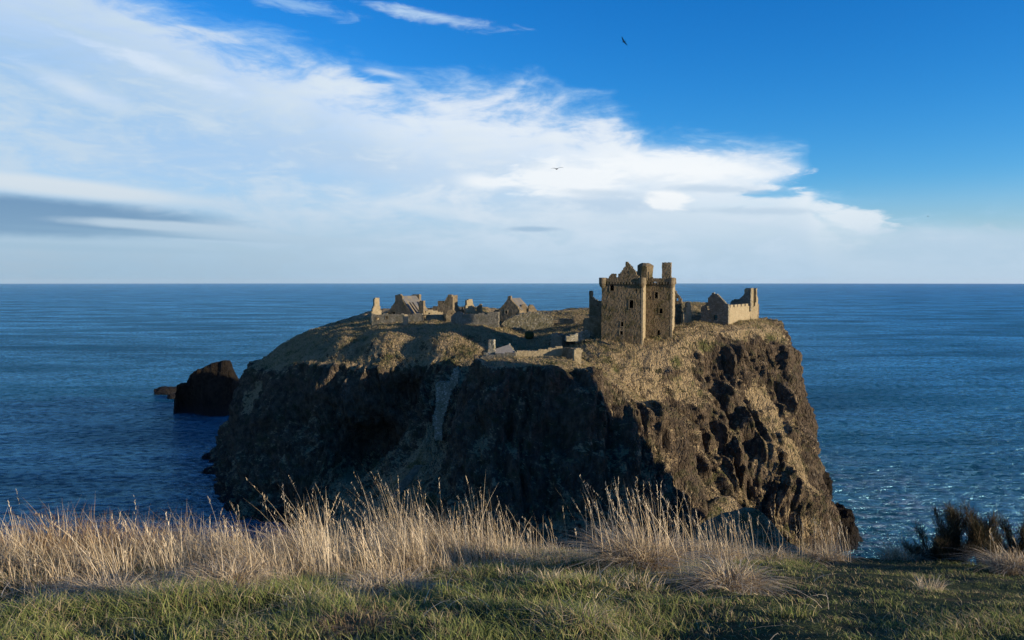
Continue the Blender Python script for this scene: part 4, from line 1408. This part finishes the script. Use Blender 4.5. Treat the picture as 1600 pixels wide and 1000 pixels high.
def steps():
    root = thing('stone_steps', 'flight of stone steps climbing the shaded grass slope of the gully', 'steps', P(638, 750, 180))
    a, b_ = P(618, 774, 176.6), P(656, 726, 182.3)
    n = 18
    for k in range(n):
        q = a + (b_ - a) * k / n
        o = [(q[0] - 1.0, q[1] - 0.25), (q[0] + 1.0, q[1] - 0.25), (q[0] + 1.0, q[1] + 0.35), (q[0] - 1.0, q[1] + 0.35)]
        V = [(x, y, q[2] - 0.6) for x, y in o] + [(x, y, q[2] + 0.22) for x, y in o]
        boxes('step', [V], M['grey'], root)


steps()


# ------------------------------------------------------------------ birds
def bird(label, px, py, Y, span, bank, head, up=0.22, pale=True):
    """gliding bird: bent wings, body with head and beak, fanned tail"""
    c = P(px, py, Y)
    root = thing('bird', label, 'bird', c, 'birds gliding over the headland')
    s = span / 1.3
    # body along +y (local), one lathe-like mesh
    prof = [(-0.21, 0.02), (-0.15, 0.045), (-0.05, 0.07), (0.06, 0.066), (0.13, 0.045), (0.17, 0.04), (0.205, 0.042), (0.235, 0.028), (0.25, 0.012), (0.285, 0.003)]
    V, Fc = [], []
    n = 10
    for y, r in prof:
        for k in range(n):
            a = 2 * math.pi * k / n
            V.append((r * math.cos(a) * s, y * s, r * math.sin(a) * s * 0.9))
    for j in range(len(prof) - 1):
        for k in range(n):
            a, b_ = j * n + k, j * n + (k + 1) % n
            Fc.append((a, b_, b_ + n, a + n))
    Fc += [tuple(range(n - 1, -1, -1)), tuple(range((len(prof) - 1) * n, len(prof) * n))]

    rot = np.array((np.eye(3)))
    cb, sb = math.cos(R(bank)), math.sin(R(bank))
    ch, sh = math.cos(R(head)), math.sin(R(head))
    Rb = np.array([[cb, 0, -sb], [0, 1, 0], [sb, 0, cb]])
    Rh = np.array([[ch, -sh, 0], [sh, ch, 0], [0, 0, 1]])
    Rm = Rh @ Rb
    tr = lambda L: [tuple(Rm @ np.array(v) + c) for v in L]
    mesh_from('body', tr(V), Fc, M['birdlight'] if pale else M['bird'], root, True)
    for sd in (-1, 1):
        st = [(0.04, 0.10, -0.10, 0.02), (0.22, 0.16, -0.06, 0.02 + up * 0.5), (0.38, 0.13, -0.05, 0.02 + up * 0.62), (0.52, 0.05, -0.09, 0.02 + up * 0.5), (0.65, -0.09, -0.13, 0.02 + up * 0.25)]
        V, Fc = [], []
        for x, yl, yt, z in st:
            th = 0.016 * (1 - x)
            ym = yl * 0.6 + yt * 0.4
            V += [(sd * x * s, yl * s, z * s), (sd * x * s, ym * s, (z + th) * s), (sd * x * s, yt * s, z * s), (sd * x * s, ym * s, (z - th) * s)]
        for j in range(len(st) - 1):
            for k in range(4):
                a, b_ = j * 4 + k, j * 4 + (k + 1) % 4
                Fc.append((a, b_, b_ + 4, a + 4))
        Fc += [(0, 1, 2, 3), tuple(range(len(V) - 4, len(V)))]
        mesh_from('wing', tr(V), Fc, M['bird'], root)
    V = [(-0.03 * s, -0.17 * s, 0.012 * s), (0.03 * s, -0.17 * s, 0.012 * s), (0.075 * s, -0.34 * s, 0.006 * s), (0, -0.36 * s, 0.006 * s), (-0.075 * s, -0.34 * s, 0.006 * s),
         (-0.03 * s, -0.17 * s, -0.008 * s), (0.03 * s, -0.17 * s, -0.008 * s), (0.075 * s, -0.34 * s, 0.0), (0, -0.36 * s, 0.0), (-0.075 * s, -0.34 * s, 0.0)]
    mesh_from('tail', tr(V), [(0, 1, 2, 3, 4), (9, 8, 7, 6, 5), (0, 5, 6, 1), (1, 6, 7, 2), (2, 7, 8, 3), (3, 8, 9, 4), (4, 9, 5, 0)], M['bird'], root)


bird('higher dark bird with folded back wings against the clear blue sky', 974.5, 65, 85, 1.15, -44, 35, 0.2, False)
bird('lower bird with spread wings gliding in front of the white cloud', 870, 264, 80, 1.40, 7, 15, 0.16, True)
bird('tiny speck of a distant bird low in the sky at the right', 1450, 338, 260, 1.2, 8, 60, 0.2, False)


# ------------------------------------------------------------------ grass
def blades(name, base, height, lean_dir, lean, width, segs, col, mat, parent=None, droop=0.35, tipcol=None, rnd=None):
    """many ribbons as one mesh. base (n,3), height (n), lean_dir (n,2), lean (n) sideways reach as a share of the height"""
    n = len(base)
    ts = np.linspace(0, 1, segs + 1)
    ang = RNG.uniform(0, math.pi, n)
    wx, wy = np.cos(ang), np.sin(ang)
    V = np.zeros((n, (segs) * 2 + 1, 3), dtype=np.float32)
    C = np.zeros((n, (segs) * 2 + 1, 3), dtype=np.float32)
    for k, t in enumerate(ts):
        side = lean * height * (t ** 1.7)
        z = height * (t - droop * np.minimum(lean, 1.6) * t ** 2.6)
        cx = base[:, 0] + lean_dir[:, 0] * side
        cy = base[:, 1] + lean_dir[:, 1] * side
        cz = base[:, 2] + z
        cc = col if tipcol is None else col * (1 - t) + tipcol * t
        if k < segs:
            w = width * (1 - 0.55 * t) * 0.5
            V[:, 2 * k] = np.stack([cx - wx * w, cy - wy * w, cz], -1)
            V[:, 2 * k + 1] = np.stack([cx + wx * w, cy + wy * w, cz], -1)
            C[:, 2 * k] = cc
            C[:, 2 * k + 1] = cc
        else:
            V[:, 2 * k] = np.stack([cx, cy, cz], -1)
            C[:, 2 * k] = cc
    m = segs * 2 + 1
    tri = []
    for k in range(segs - 1):
        a = 2 * k
        tri += [(a, a + 1, a + 3), (a, a + 3, a + 2)]
    a = 2 * (segs - 1)
    tri.append((a, a + 1, a + 2))
    tri = np.array(tri)
    Fc = (tri[None] + (np.arange(n) * m)[:, None, None]).reshape(-1, 3)
    return V.reshape(-1, 3), Fc, C.reshape(-1, 3)


def join(parts):
    V, Fc, C = [], [], []
    o = 0
    for v, f, c in parts:
        V.append(v); Fc.append(f + o); C.append(c)
        o += len(v)
    return np.concatenate(V), np.concatenate(Fc), np.concatenate(C)


def rdirs(n):
    a = RNG.uniform(0, 2 * math.pi, n)
    return np.stack([np.cos(a), np.sin(a)], -1)


def pick(n, cols, jitter=0.25):
    cols = np.array(cols)
    w = RNG.integers(0, len(cols), n)
    return cols[w] * RNG.uniform(1 - jitter, 1 + jitter, (n, 1))


STRAW = [(0.60, 0.475, 0.29), (0.72, 0.60, 0.40), (0.50, 0.38, 0.215), (0.66, 0.55, 0.37)]
OLD = [(0.27, 0.19, 0.10), (0.34, 0.25, 0.14), (0.20, 0.14, 0.08)]
GREEN = [(0.175, 0.215, 0.055), (0.235, 0.26, 0.08), (0.12, 0.16, 0.042), (0.31, 0.30, 0.11)]


def px_of(x, y):
    return 800 + F * x / y


def tall_edge(px):
    """near limit (Y) of the tall dry grass"""
    return np.interp(px, [-200, 0, 100, 200, 300, 400, 500, 600, 680, 760, 860, 900], [4.6, 4.7, 4.6, 5.1, 5.1, 5.3, 5.3, 5.5, 6.1, 6.5, 7.6, 9.5])


def turf_blades():
    n = 150000
    Y = 2.9 + 7.4 * RNG.random(n) ** 1.25
    X = (RNG.random(n) * 2 - 1) * (Y * 0.74 + 0.3)
    px = px_of(X, Y)
    p = np.stack([X, Y, np.zeros(n)], -1)
    pat = fbm(p / 0.9, 3, 200)
    pat2 = fbm(p / 0.35, 2, 210)
    # worn brown patches on the right are thin
    worn = npstep(fbm(p * np.array([0.5, 1.6, 1]), 3, 220) + npstep(px, 1050, 1450) * 0.28, 0.12, 0.32)
    keep = RNG.random(n) > worn * 0.72
    X, Y, pat, pat2, px, worn = X[keep], Y[keep], pat[keep], pat2[keep], px[keep], worn[keep]
    n = len(X)
    Z = ground_z(X, Y) - 0.01
    h = (0.025 + 0.17 * np.clip(pat + 0.15, 0, 1) + 0.035 * RNG.random(n) + 0.05 * (RNG.random(n) < 0.08)) * (1 - 0.45 * npstep(px, 1050, 1350)) * (1 - 0.3 * worn)
    ld = rdirs(n) + np.array([-0.25, 0.0])
    dry = RNG.random(n) < np.clip(0.22 + 0.55 * pat2 + 0.3 * worn, 0.05, 0.8)
    col = np.where(dry[:, None], pick(n, [(0.36, 0.285, 0.15), (0.46, 0.38, 0.22), (0.26, 0.19, 0.10)]), pick(n, GREEN))
    # scattered rough clumps that catch the low sun
    extra = []
    for k in range(110):
        cy = 3.1 + 4.9 * RNG.random() ** 1.2
        cx = (RNG.random() * 2 - 1) * cy * 0.72
        if RNG.random() < (0.85 if px_of(cx, cy) > 1060 else 0.25 if cy < 4.0 else 0.0):
            continue
        m = int(RNG.integers(90, 230))
        a = RNG.uniform(0, 2 * math.pi, m)
        r = RNG.uniform(0.06, 0.20) * np.sqrt(RNG.random(m))
        bx, by = cx + r * np.cos(a) * 1.3, cy + r * np.sin(a)
        strawy = RNG.random() < 0.38
        cc = pick(m, STRAW if strawy else GREEN + [(0.40, 0.34, 0.17)], 0.25)
        extra.append(blades('c', np.stack([bx, by, ground_z(bx, by) - 0.01], -1), RNG.uniform(0.06, 0.17, m) * (0.75 if cy < 4.2 else 1.0), np.stack([np.cos(a), np.sin(a)], -1) * 0.6 + rdirs(m) * 0.6, RNG.uniform(0.3, 1.4, m), RNG.uniform(0.003, 0.0055, m), 3, cc * 0.8, None, droop=0.35, tipcol=cc * 1.1))
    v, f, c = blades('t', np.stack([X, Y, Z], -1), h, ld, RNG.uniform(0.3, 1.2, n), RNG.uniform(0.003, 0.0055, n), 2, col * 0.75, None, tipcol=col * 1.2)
    v, f, c = join([(v, f, c)] + extra)
    o = mesh_from('short_grass', v, f, M['grass'], attrs={'col': c})
    tag(o, 'short green turf with straw flecks covering the cliff top in the foreground', 'grass', kind='stuff')


turf_blades()


def seed_heads(base, height, ld, lean, droop, tone):
    """spikelets along the top of each stalk"""
    parts = []
    n = len(base)
    for k in range(9):
        t = 0.80 + 0.20 * k / 8
        side = lean * height * t ** 1.7
        z = height * (t - droop * np.minimum(lean, 1.6) * t ** 2.6)
        b_ = np.stack([base[:, 0] + ld[:, 0] * side, base[:, 1] + ld[:, 1] * side, base[:, 2] + z], -1)
        d = rdirs(n)
        parts.append(blades('s', b_, np.full(n, 0.028) * RNG.uniform(0.7, 1.3, n), d, RNG.uniform(0.3, 0.9, n), np.full(n, 0.006), 2, tone, None))
    return parts


def tall_grass():
    parts = []
    # dense leafy understorey
    n = 52000
    Y = 4.3 + 5.6 * RNG.random(n)
    X = -0.02 * Y + (-(0.72 * Y + 0.4) + RNG.random(n) * (0.85 * Y + 0.4))
    px = px_of(X, Y)
    p = np.stack([X, Y, np.zeros(n)], -1)
    cl = fbm(p / 0.55, 2, 300)
    e = tall_edge(px) + 0.35 * fbm(p / 0.8, 2, 310)
    keep = (Y > e) & (px < 900) & (RNG.random(n) < 0.22 + 1.5 * np.clip(cl + 0.15, 0, 1))
    X, Y, px, cl = X[keep], Y[keep], px[keep], cl[keep]
    n = len(X)
    edge = npstep(Y - tall_edge(px), 0, 0.9)
    fade = 1 - 0.62 * npstep(px, 640, 880)
    h = (0.13 + 0.22 * edge + 0.32 * np.clip(cl, -0.35, 0.6) + 0.16 * (1 - npstep(px, 180, 420)) * npstep(Y, 6, 7.5)) * RNG.uniform(0.6, 1.25, n) * fade
    ld = rdirs(n) * 0.95 + np.array([-0.4, -0.15])
    col = np.where((RNG.random(n) < 0.4)[:, None], pick(n, OLD), pick(n, STRAW))
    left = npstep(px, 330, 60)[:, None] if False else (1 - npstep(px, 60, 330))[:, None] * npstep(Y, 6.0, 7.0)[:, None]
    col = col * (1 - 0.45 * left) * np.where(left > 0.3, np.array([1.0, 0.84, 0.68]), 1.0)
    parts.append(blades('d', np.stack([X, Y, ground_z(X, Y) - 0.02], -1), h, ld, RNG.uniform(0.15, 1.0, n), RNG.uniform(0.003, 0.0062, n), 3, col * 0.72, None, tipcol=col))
    # upright stems in drifts
    n = 16000
    Y = 4.9 + 4.6 * RNG.random(n)
    X = -(0.72 * Y + 0.3) + RNG.random(n) * (0.78 * Y + 0.3)
    px = px_of(X, Y)
    p = np.stack([X, Y, np.zeros(n)], -1)
    cl = fbm(p * np.array([1 / 0.42, 1 / 0.8, 1]), 2, 330)
    keep = (Y > tall_edge(px) + 0.2) & (px < 880) & (RNG.random(n) < 0.03 + 2.2 * np.clip(cl - 0.05, 0, 1) + 0.10 * npstep(px, 380, 560))
    X, Y, px, cl = X[keep], Y[keep], px[keep], cl[keep]
    n = len(X)
    base = np.stack([X, Y, ground_z(X, Y) - 0.02], -1)
    h = (0.36 + 0.34 * np.clip(cl + 0.2, 0, 1)) * RNG.uniform(0.5, 1.22, n) * (1 + 0.5 * fbm(p[keep] / 0.3, 2, 345))
    h *= 1 + 0.75 * fbm(np.stack([X, Y, np.zeros(n)], -1) / 0.95, 1, 347)
    tall = RNG.random(n) < 0.012
    h = np.where(tall, np.maximum(h, RNG.uniform(0.62, 0.82, n)), h)
    h *= np.interp(px, [0, 120, 260, 380, 470, 620, 760, 860, 900], [0.95, 1.0, 0.85, 0.95, 1.15, 1.2, 1.05, 0.75, 0.5])
    ld = np.stack([RNG.normal(-0.6, 0.5, n) + 1.4 * fbm(p[keep] / 0.5, 1, 350), RNG.normal(0, 0.4, n)], -1)
    lean = RNG.uniform(0.08, 0.5, n)
    col = pick(n, STRAW, 0.2) * 1.05
    parts.append(blades('s', base, h, ld, lean, RNG.uniform(0.0026, 0.0052, n), 4, col, None, droop=0.1))
    sel = tall | (RNG.random(n) < 0.2)
    parts += seed_heads(base[sel], h[sel], ld[sel], lean[sel], 0.1, col[sel] * 0.95)
    # fallen and bent stalks lying over the turf at the foot of the band
    n = 9000
    Y = 3.4 + 5.2 * RNG.random(n)
    X = -(0.72 * Y + 0.3) + RNG.random(n) * (1.15 * Y + 0.3)
    px = px_of(X, Y)
    p = np.stack([X, Y, np.zeros(n)], -1)
    near = tall_edge(px) - 0.35 + 0.6 * fbm(p / 0.7, 2, 360)
    keep = RNG.random(n) < np.where(Y > near, 0.4, 0.06) + fbm(p / 0.4, 2, 365) * 0.8
    X, Y = X[keep], Y[keep]
    n = len(X)
    col = np.where((RNG.random(n) < 0.4)[:, None], pick(n, OLD), pick(n, STRAW))
    hh = RNG.uniform(0.04, 0.12, n)
    parts.append(blades('l', np.stack([X, Y, ground_z(X, Y) + 0.01], -1), hh, rdirs(n), RNG.uniform(0.15, 0.42, n) / hh, RNG.uniform(0.003, 0.0055, n), 4, col, None, droop=0.35))
    v, f, c = join(parts)
    o = mesh_from('tall_grass', v, f, M['dry'], attrs={'col': c})
    tag(o, 'band of tall straw coloured dry grass with seed stalks along the cliff edge, left and centre', 'tall grass', kind='stuff')


tall_grass()


def tussock(label, px, Y, w, h, n, stalks=0, sh=0.6, droop=0.55, spread=1.2, group=None, cols=STRAW, name='grass_tussock', slean=(-0.6, 0.0)):
    cx = (px - 800) / F * Y
    cz = float(ground_z(np.array([cx]), np.array([Y]))[0])
    root = thing(name, label, 'grass tussock', (cx, Y, cz), group)
    a = RNG.uniform(0, 2 * math.pi, n)
    r = w * 0.5 * np.sqrt(RNG.random(n)) * 0.75
    X = cx + r * np.cos(a)
    Yy = Y + r * np.sin(a) * 0.8
    base = np.stack([X, Yy, ground_z(X, Yy) - 0.02], -1)
    hh = h * RNG.uniform(0.6, 1.25, n) * (1.15 - 0.5 * (r / (w * 0.5)))
    sw = fbm(base / 0.12, 2, 77)
    ld = np.stack([np.cos(a + 2.5 * sw), np.sin(a + 2.5 * sw)], -1) * 0.65 + rdirs(n) * 0.75 + np.array([-0.15, 0])
    col = np.where((RNG.random(n) < 0.3)[:, None], pick(n, OLD), pick(n, cols))
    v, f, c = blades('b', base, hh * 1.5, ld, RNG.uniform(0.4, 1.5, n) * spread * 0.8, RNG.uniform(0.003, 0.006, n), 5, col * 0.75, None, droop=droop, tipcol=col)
    o = mesh_from('leaves', v, f, M['dry'], root, attrs={'col': c})
    o['kind'] = 'stuff'
    if stalks:
        m = stalks
        X = cx + RNG.normal(0, w * 0.26, m)
        Yy = Y + RNG.normal(0, w * 0.16, m)
        base = np.stack([X, Yy, ground_z(X, Yy)], -1)
        hh = sh * RNG.uniform(0.55, 1.1, m)
        ld = np.stack([RNG.normal(slean[0], 0.45, m), RNG.normal(slean[1], 0.35, m)], -1)
        lean = RNG.uniform(0.1, 0.45, m)
        col = pick(m, STRAW, 0.2)
        parts = [blades('k', base, hh, ld, lean, RNG.uniform(0.0038, 0.0055, m), 4, col, None, droop=0.1)]
        sel = RNG.random(m) < 0.5
        parts += seed_heads(base[sel], hh[sel], ld[sel], lean[sel], 0.1, col[sel])
        v, f, c = join(parts)
        o = mesh_from('stalks', v, f, M['dry'], root, attrs={'col': c})
        o['kind'] = 'stuff'
    return root


tussock('big dry tussock with tall seed stalks standing right of the dark gap', 1005, 6.3, 0.75, 0.30, 2600, 130, 0.74)
tussock('domed matted tussock of straw with a few long stalks, alone on the green turf', 1146, 5.4, 0.55, 0.19, 1800, 9, 0.5, 0.62, 1.5)
tussock('brown flattened tussock at the bottom edge left of centre', 545, 3.55, 0.40, 0.10, 900, 0, 0.4, 0.65, 1.6, cols=OLD)
tussock('small straw tussock at the bottom edge right of centre', 915, 3.65, 0.28, 0.09, 500, 2, 0.3, 0.65, 1.5)
tussock('row of thin stalks on the crest right of the big dry tussock', 1115, 7.7, 0.85, 0.20, 1100, 70, 0.50)
tussock('clump of leaning pale stalks on the crest in front of the rock foot', 1300, 8.5, 0.55, 0.16, 600, 50, 0.50)
tussock('sparse stalks on the crest between the stalk row and the leaning clump', 1200, 8.3, 0.9, 0.14, 700, 26, 0.52)
tussock('low straw clump under the left side of the dark bushes', 1420, 8.7, 0.6, 0.20, 700, 12, 0.34)
tussock('pale straw clump under the bushes at the right edge', 1602, 7.3, 0.6, 0.20, 1300, 16, 0.38)
tussock('arched straw tussock at the near edge of the tall grass on the left', 165, 4.75, 0.5, 0.17, 1300, 0, 0.4, 0.62, 1.4)
tussock('ragged straw tussock leaning out of the tall grass left of centre', 345, 5.0, 0.5, 0.18, 1200, 4, 0.5, 0.6, 1.3)
tussock('wide matted tussock at the foot of the tall grass in the centre', 610, 5.2, 0.6, 0.17, 1400, 4, 0.4, 0.6, 1.4)
tussock('low sunlit mound of grass at the right end of the tall grass', 860, 7.4, 0.9, 0.15, 1300, 10, 0.42, 0.6, 1.4)


def bush(label, px, Y, h, w, seed, nst=9):
    rr = np.random.default_rng(seed)
    cx = (px - 800) / F * Y
    cz = float(ground_z(np.array([cx]), np.array([Y]))[0])
    root = thing('broom_bush', label, 'bush', (cx, Y, cz), 'dark bushes on the crest at the right')
    sv, sf = [], []
    B0, L0, H0, C0 = [], [], [], []
    for k in range(nst):
        a = rr.uniform(0, 2 * math.pi)
        reach = w * 0.58 * rr.uniform(0.15, 1.0)
        hh = h * rr.uniform(0.35, 0.95)
        pts = []
        for t in np.linspace(0, 1, 6):
            pts.append((cx + math.cos(a) * reach * t ** 1.2 + rr.normal(0, 0.012), Y + math.sin(a) * reach * t ** 1.2, cz - 0.08 + hh * t))
        for j, q in enumerate(pts):
            r = 0.012 * (1 - 0.13 * j)
            o = len(sv)
            for s in range(4):
                sv.append((q[0] + r * math.cos(s * math.pi / 2), q[1] + r * math.sin(s * math.pi / 2), q[2]))
            if j:
                for s in range(4):
                    sf.append((o - 4 + s, o - 4 + (s + 1) % 4, o + (s + 1) % 4, o + s))
        m = 420
        ti = rr.uniform(0.02, 1.0, m) ** 0.75
        P_ = np.array(pts)
        ii = np.minimum((ti * 5).astype(int), 4)
        fr = (ti * 5 - ii)[:, None]
        b_ = P_[ii] * (1 - fr) + P_[ii + 1] * fr
        B0.append(b_ + rr.normal(0, 0.025, (m, 3)))
        d = rr.normal(0, 1, (m, 2)) * 0.9 + np.array([math.cos(a), math.sin(a)]) * 0.4
        L0.append(d / (np.linalg.norm(d, axis=1, keepdims=True) + 0.2))
        H0.append(rr.uniform(0.04, 0.15, m) * (h / 0.7))
    B0, L0, H0 = np.concatenate(B0), np.concatenate(L0), np.concatenate(H0)
    n = len(B0)
    mesh_from('stem', sv, sf, M['wood'], root)
    col = pick(n, [(0.038, 0.036, 0.015), (0.070, 0.060, 0.028), (0.115, 0.076, 0.040), (0.032, 0.034, 0.014)])
    v, f, c = blades('f', B0, H0, L0, rr.uniform(0.35, 1.5, n), rr.uniform(0.0028, 0.006, n), 2, col, None, droop=0.0)
    o = mesh_from('foliage', v, f, M['grass'], root, attrs={'col': c})
    o['kind'] = 'stuff'


bush('leftmost dark broom bush of the row of four on the crest at the right', 1468, 8.6, 0.60, 0.62, 1, 11)
bush('dark broom bush on the crest, second from the left of the row of four', 1508, 8.3, 0.72, 0.66, 2, 14)
bush('dark broom bush on the crest, third from the left of the row of four', 1556, 8.1, 0.70, 0.66, 3, 14)
bush('dark broom bush cut off by the right edge of the picture', 1606, 8.3, 0.66, 0.72, 4, 14)


# grass tufts on the far headland
def far_tufts(grid, nrm, count, seed, size):
    q = grid.reshape(-1, 3)
    n = nrm.reshape(-1, 3)
    du = np.gradient(grid, axis=0); dv = np.gradient(grid, axis=1)
    nn = np.cross(dv, du)
    area = np.linalg.norm(nn, axis=-1).ravel()
    nz = (nn[..., 2].ravel()) / (area + 1e-9)
    pat = fbm(q / 5.0, 3, seed)
    w = area * npstep(n[:, 2] * 0.75 + nz * 0.25 + pat * 0.25, 0.66, 0.84) * (q[:, 2] > 12) * (q[:, 1] < 262)
    w /= w.sum()
    i = RNG.choice(len(q), count, p=w)
    m = 4
    b_ = np.repeat(q[i], m, 0) + RNG.normal(0, 0.16, (count * m, 3)) * np.array([1, 1, 0.2])
    tone = np.repeat(pick(count, [(0.44, 0.335, 0.18), (0.38, 0.285, 0.15), (0.28, 0.21, 0.105), (0.19, 0.17, 0.07), (0.13, 0.13, 0.048)], 0.18), m, 0)
    hh = RNG.uniform(0.25, 0.75, count * m) * size
    ld = rdirs(count * m) * 0.8 + np.array([-0.4, -0.2])
    return blades('u', b_ - np.array([0, 0, 0.1]), hh, ld, RNG.uniform(0.15, 0.7, count * m), np.full(count * m, 0.085), 2, tone, None)


v, f, c = join([far_tufts(HB, HN, 42000, 400, 1.0), far_tufts(FR, FN, 5000, 410, 0.8)])
o = mesh_from('headland_grass', v, f, M['grass'], attrs={'col': c})
tag(o, 'rough winter grass growing over the top and ledges of the headland', 'grass', kind='stuff')


# ------------------------------------------------------------------ sea air
def haze():
    m = bpy.data.materials.new('haze')
    m.use_nodes = True
    nt = m.node_tree
    nt.nodes.remove(nt.nodes['Principled BSDF'])
    v = nt.nodes.new('ShaderNodeVolumePrincipled')
    v.inputs['Color'].default_value = (0.80, 0.90, 1.0, 1)
    v.inputs['Density'].default_value = 0.8e-5
    v.inputs['Anisotropy'].default_value = 0.0
    nt.links.new(v.outputs[0], nt.nodes['Material Output'].inputs['Volume'])
    h, z0, z1 = 28500.0, -8.0, 135.0
    V = [(x, y, z) for z in (z0, z1) for x, y in ((-h, -h), (h, -h), (h, h), (-h, h))]
    o = mesh_from('haze', V, [(0, 3, 2, 1), (4, 5, 6, 7), (0, 1, 5, 4), (1, 2, 6, 5), (2, 3, 7, 6), (3, 0, 4, 7)], m)
    o['kind'] = 'stuff'


haze()
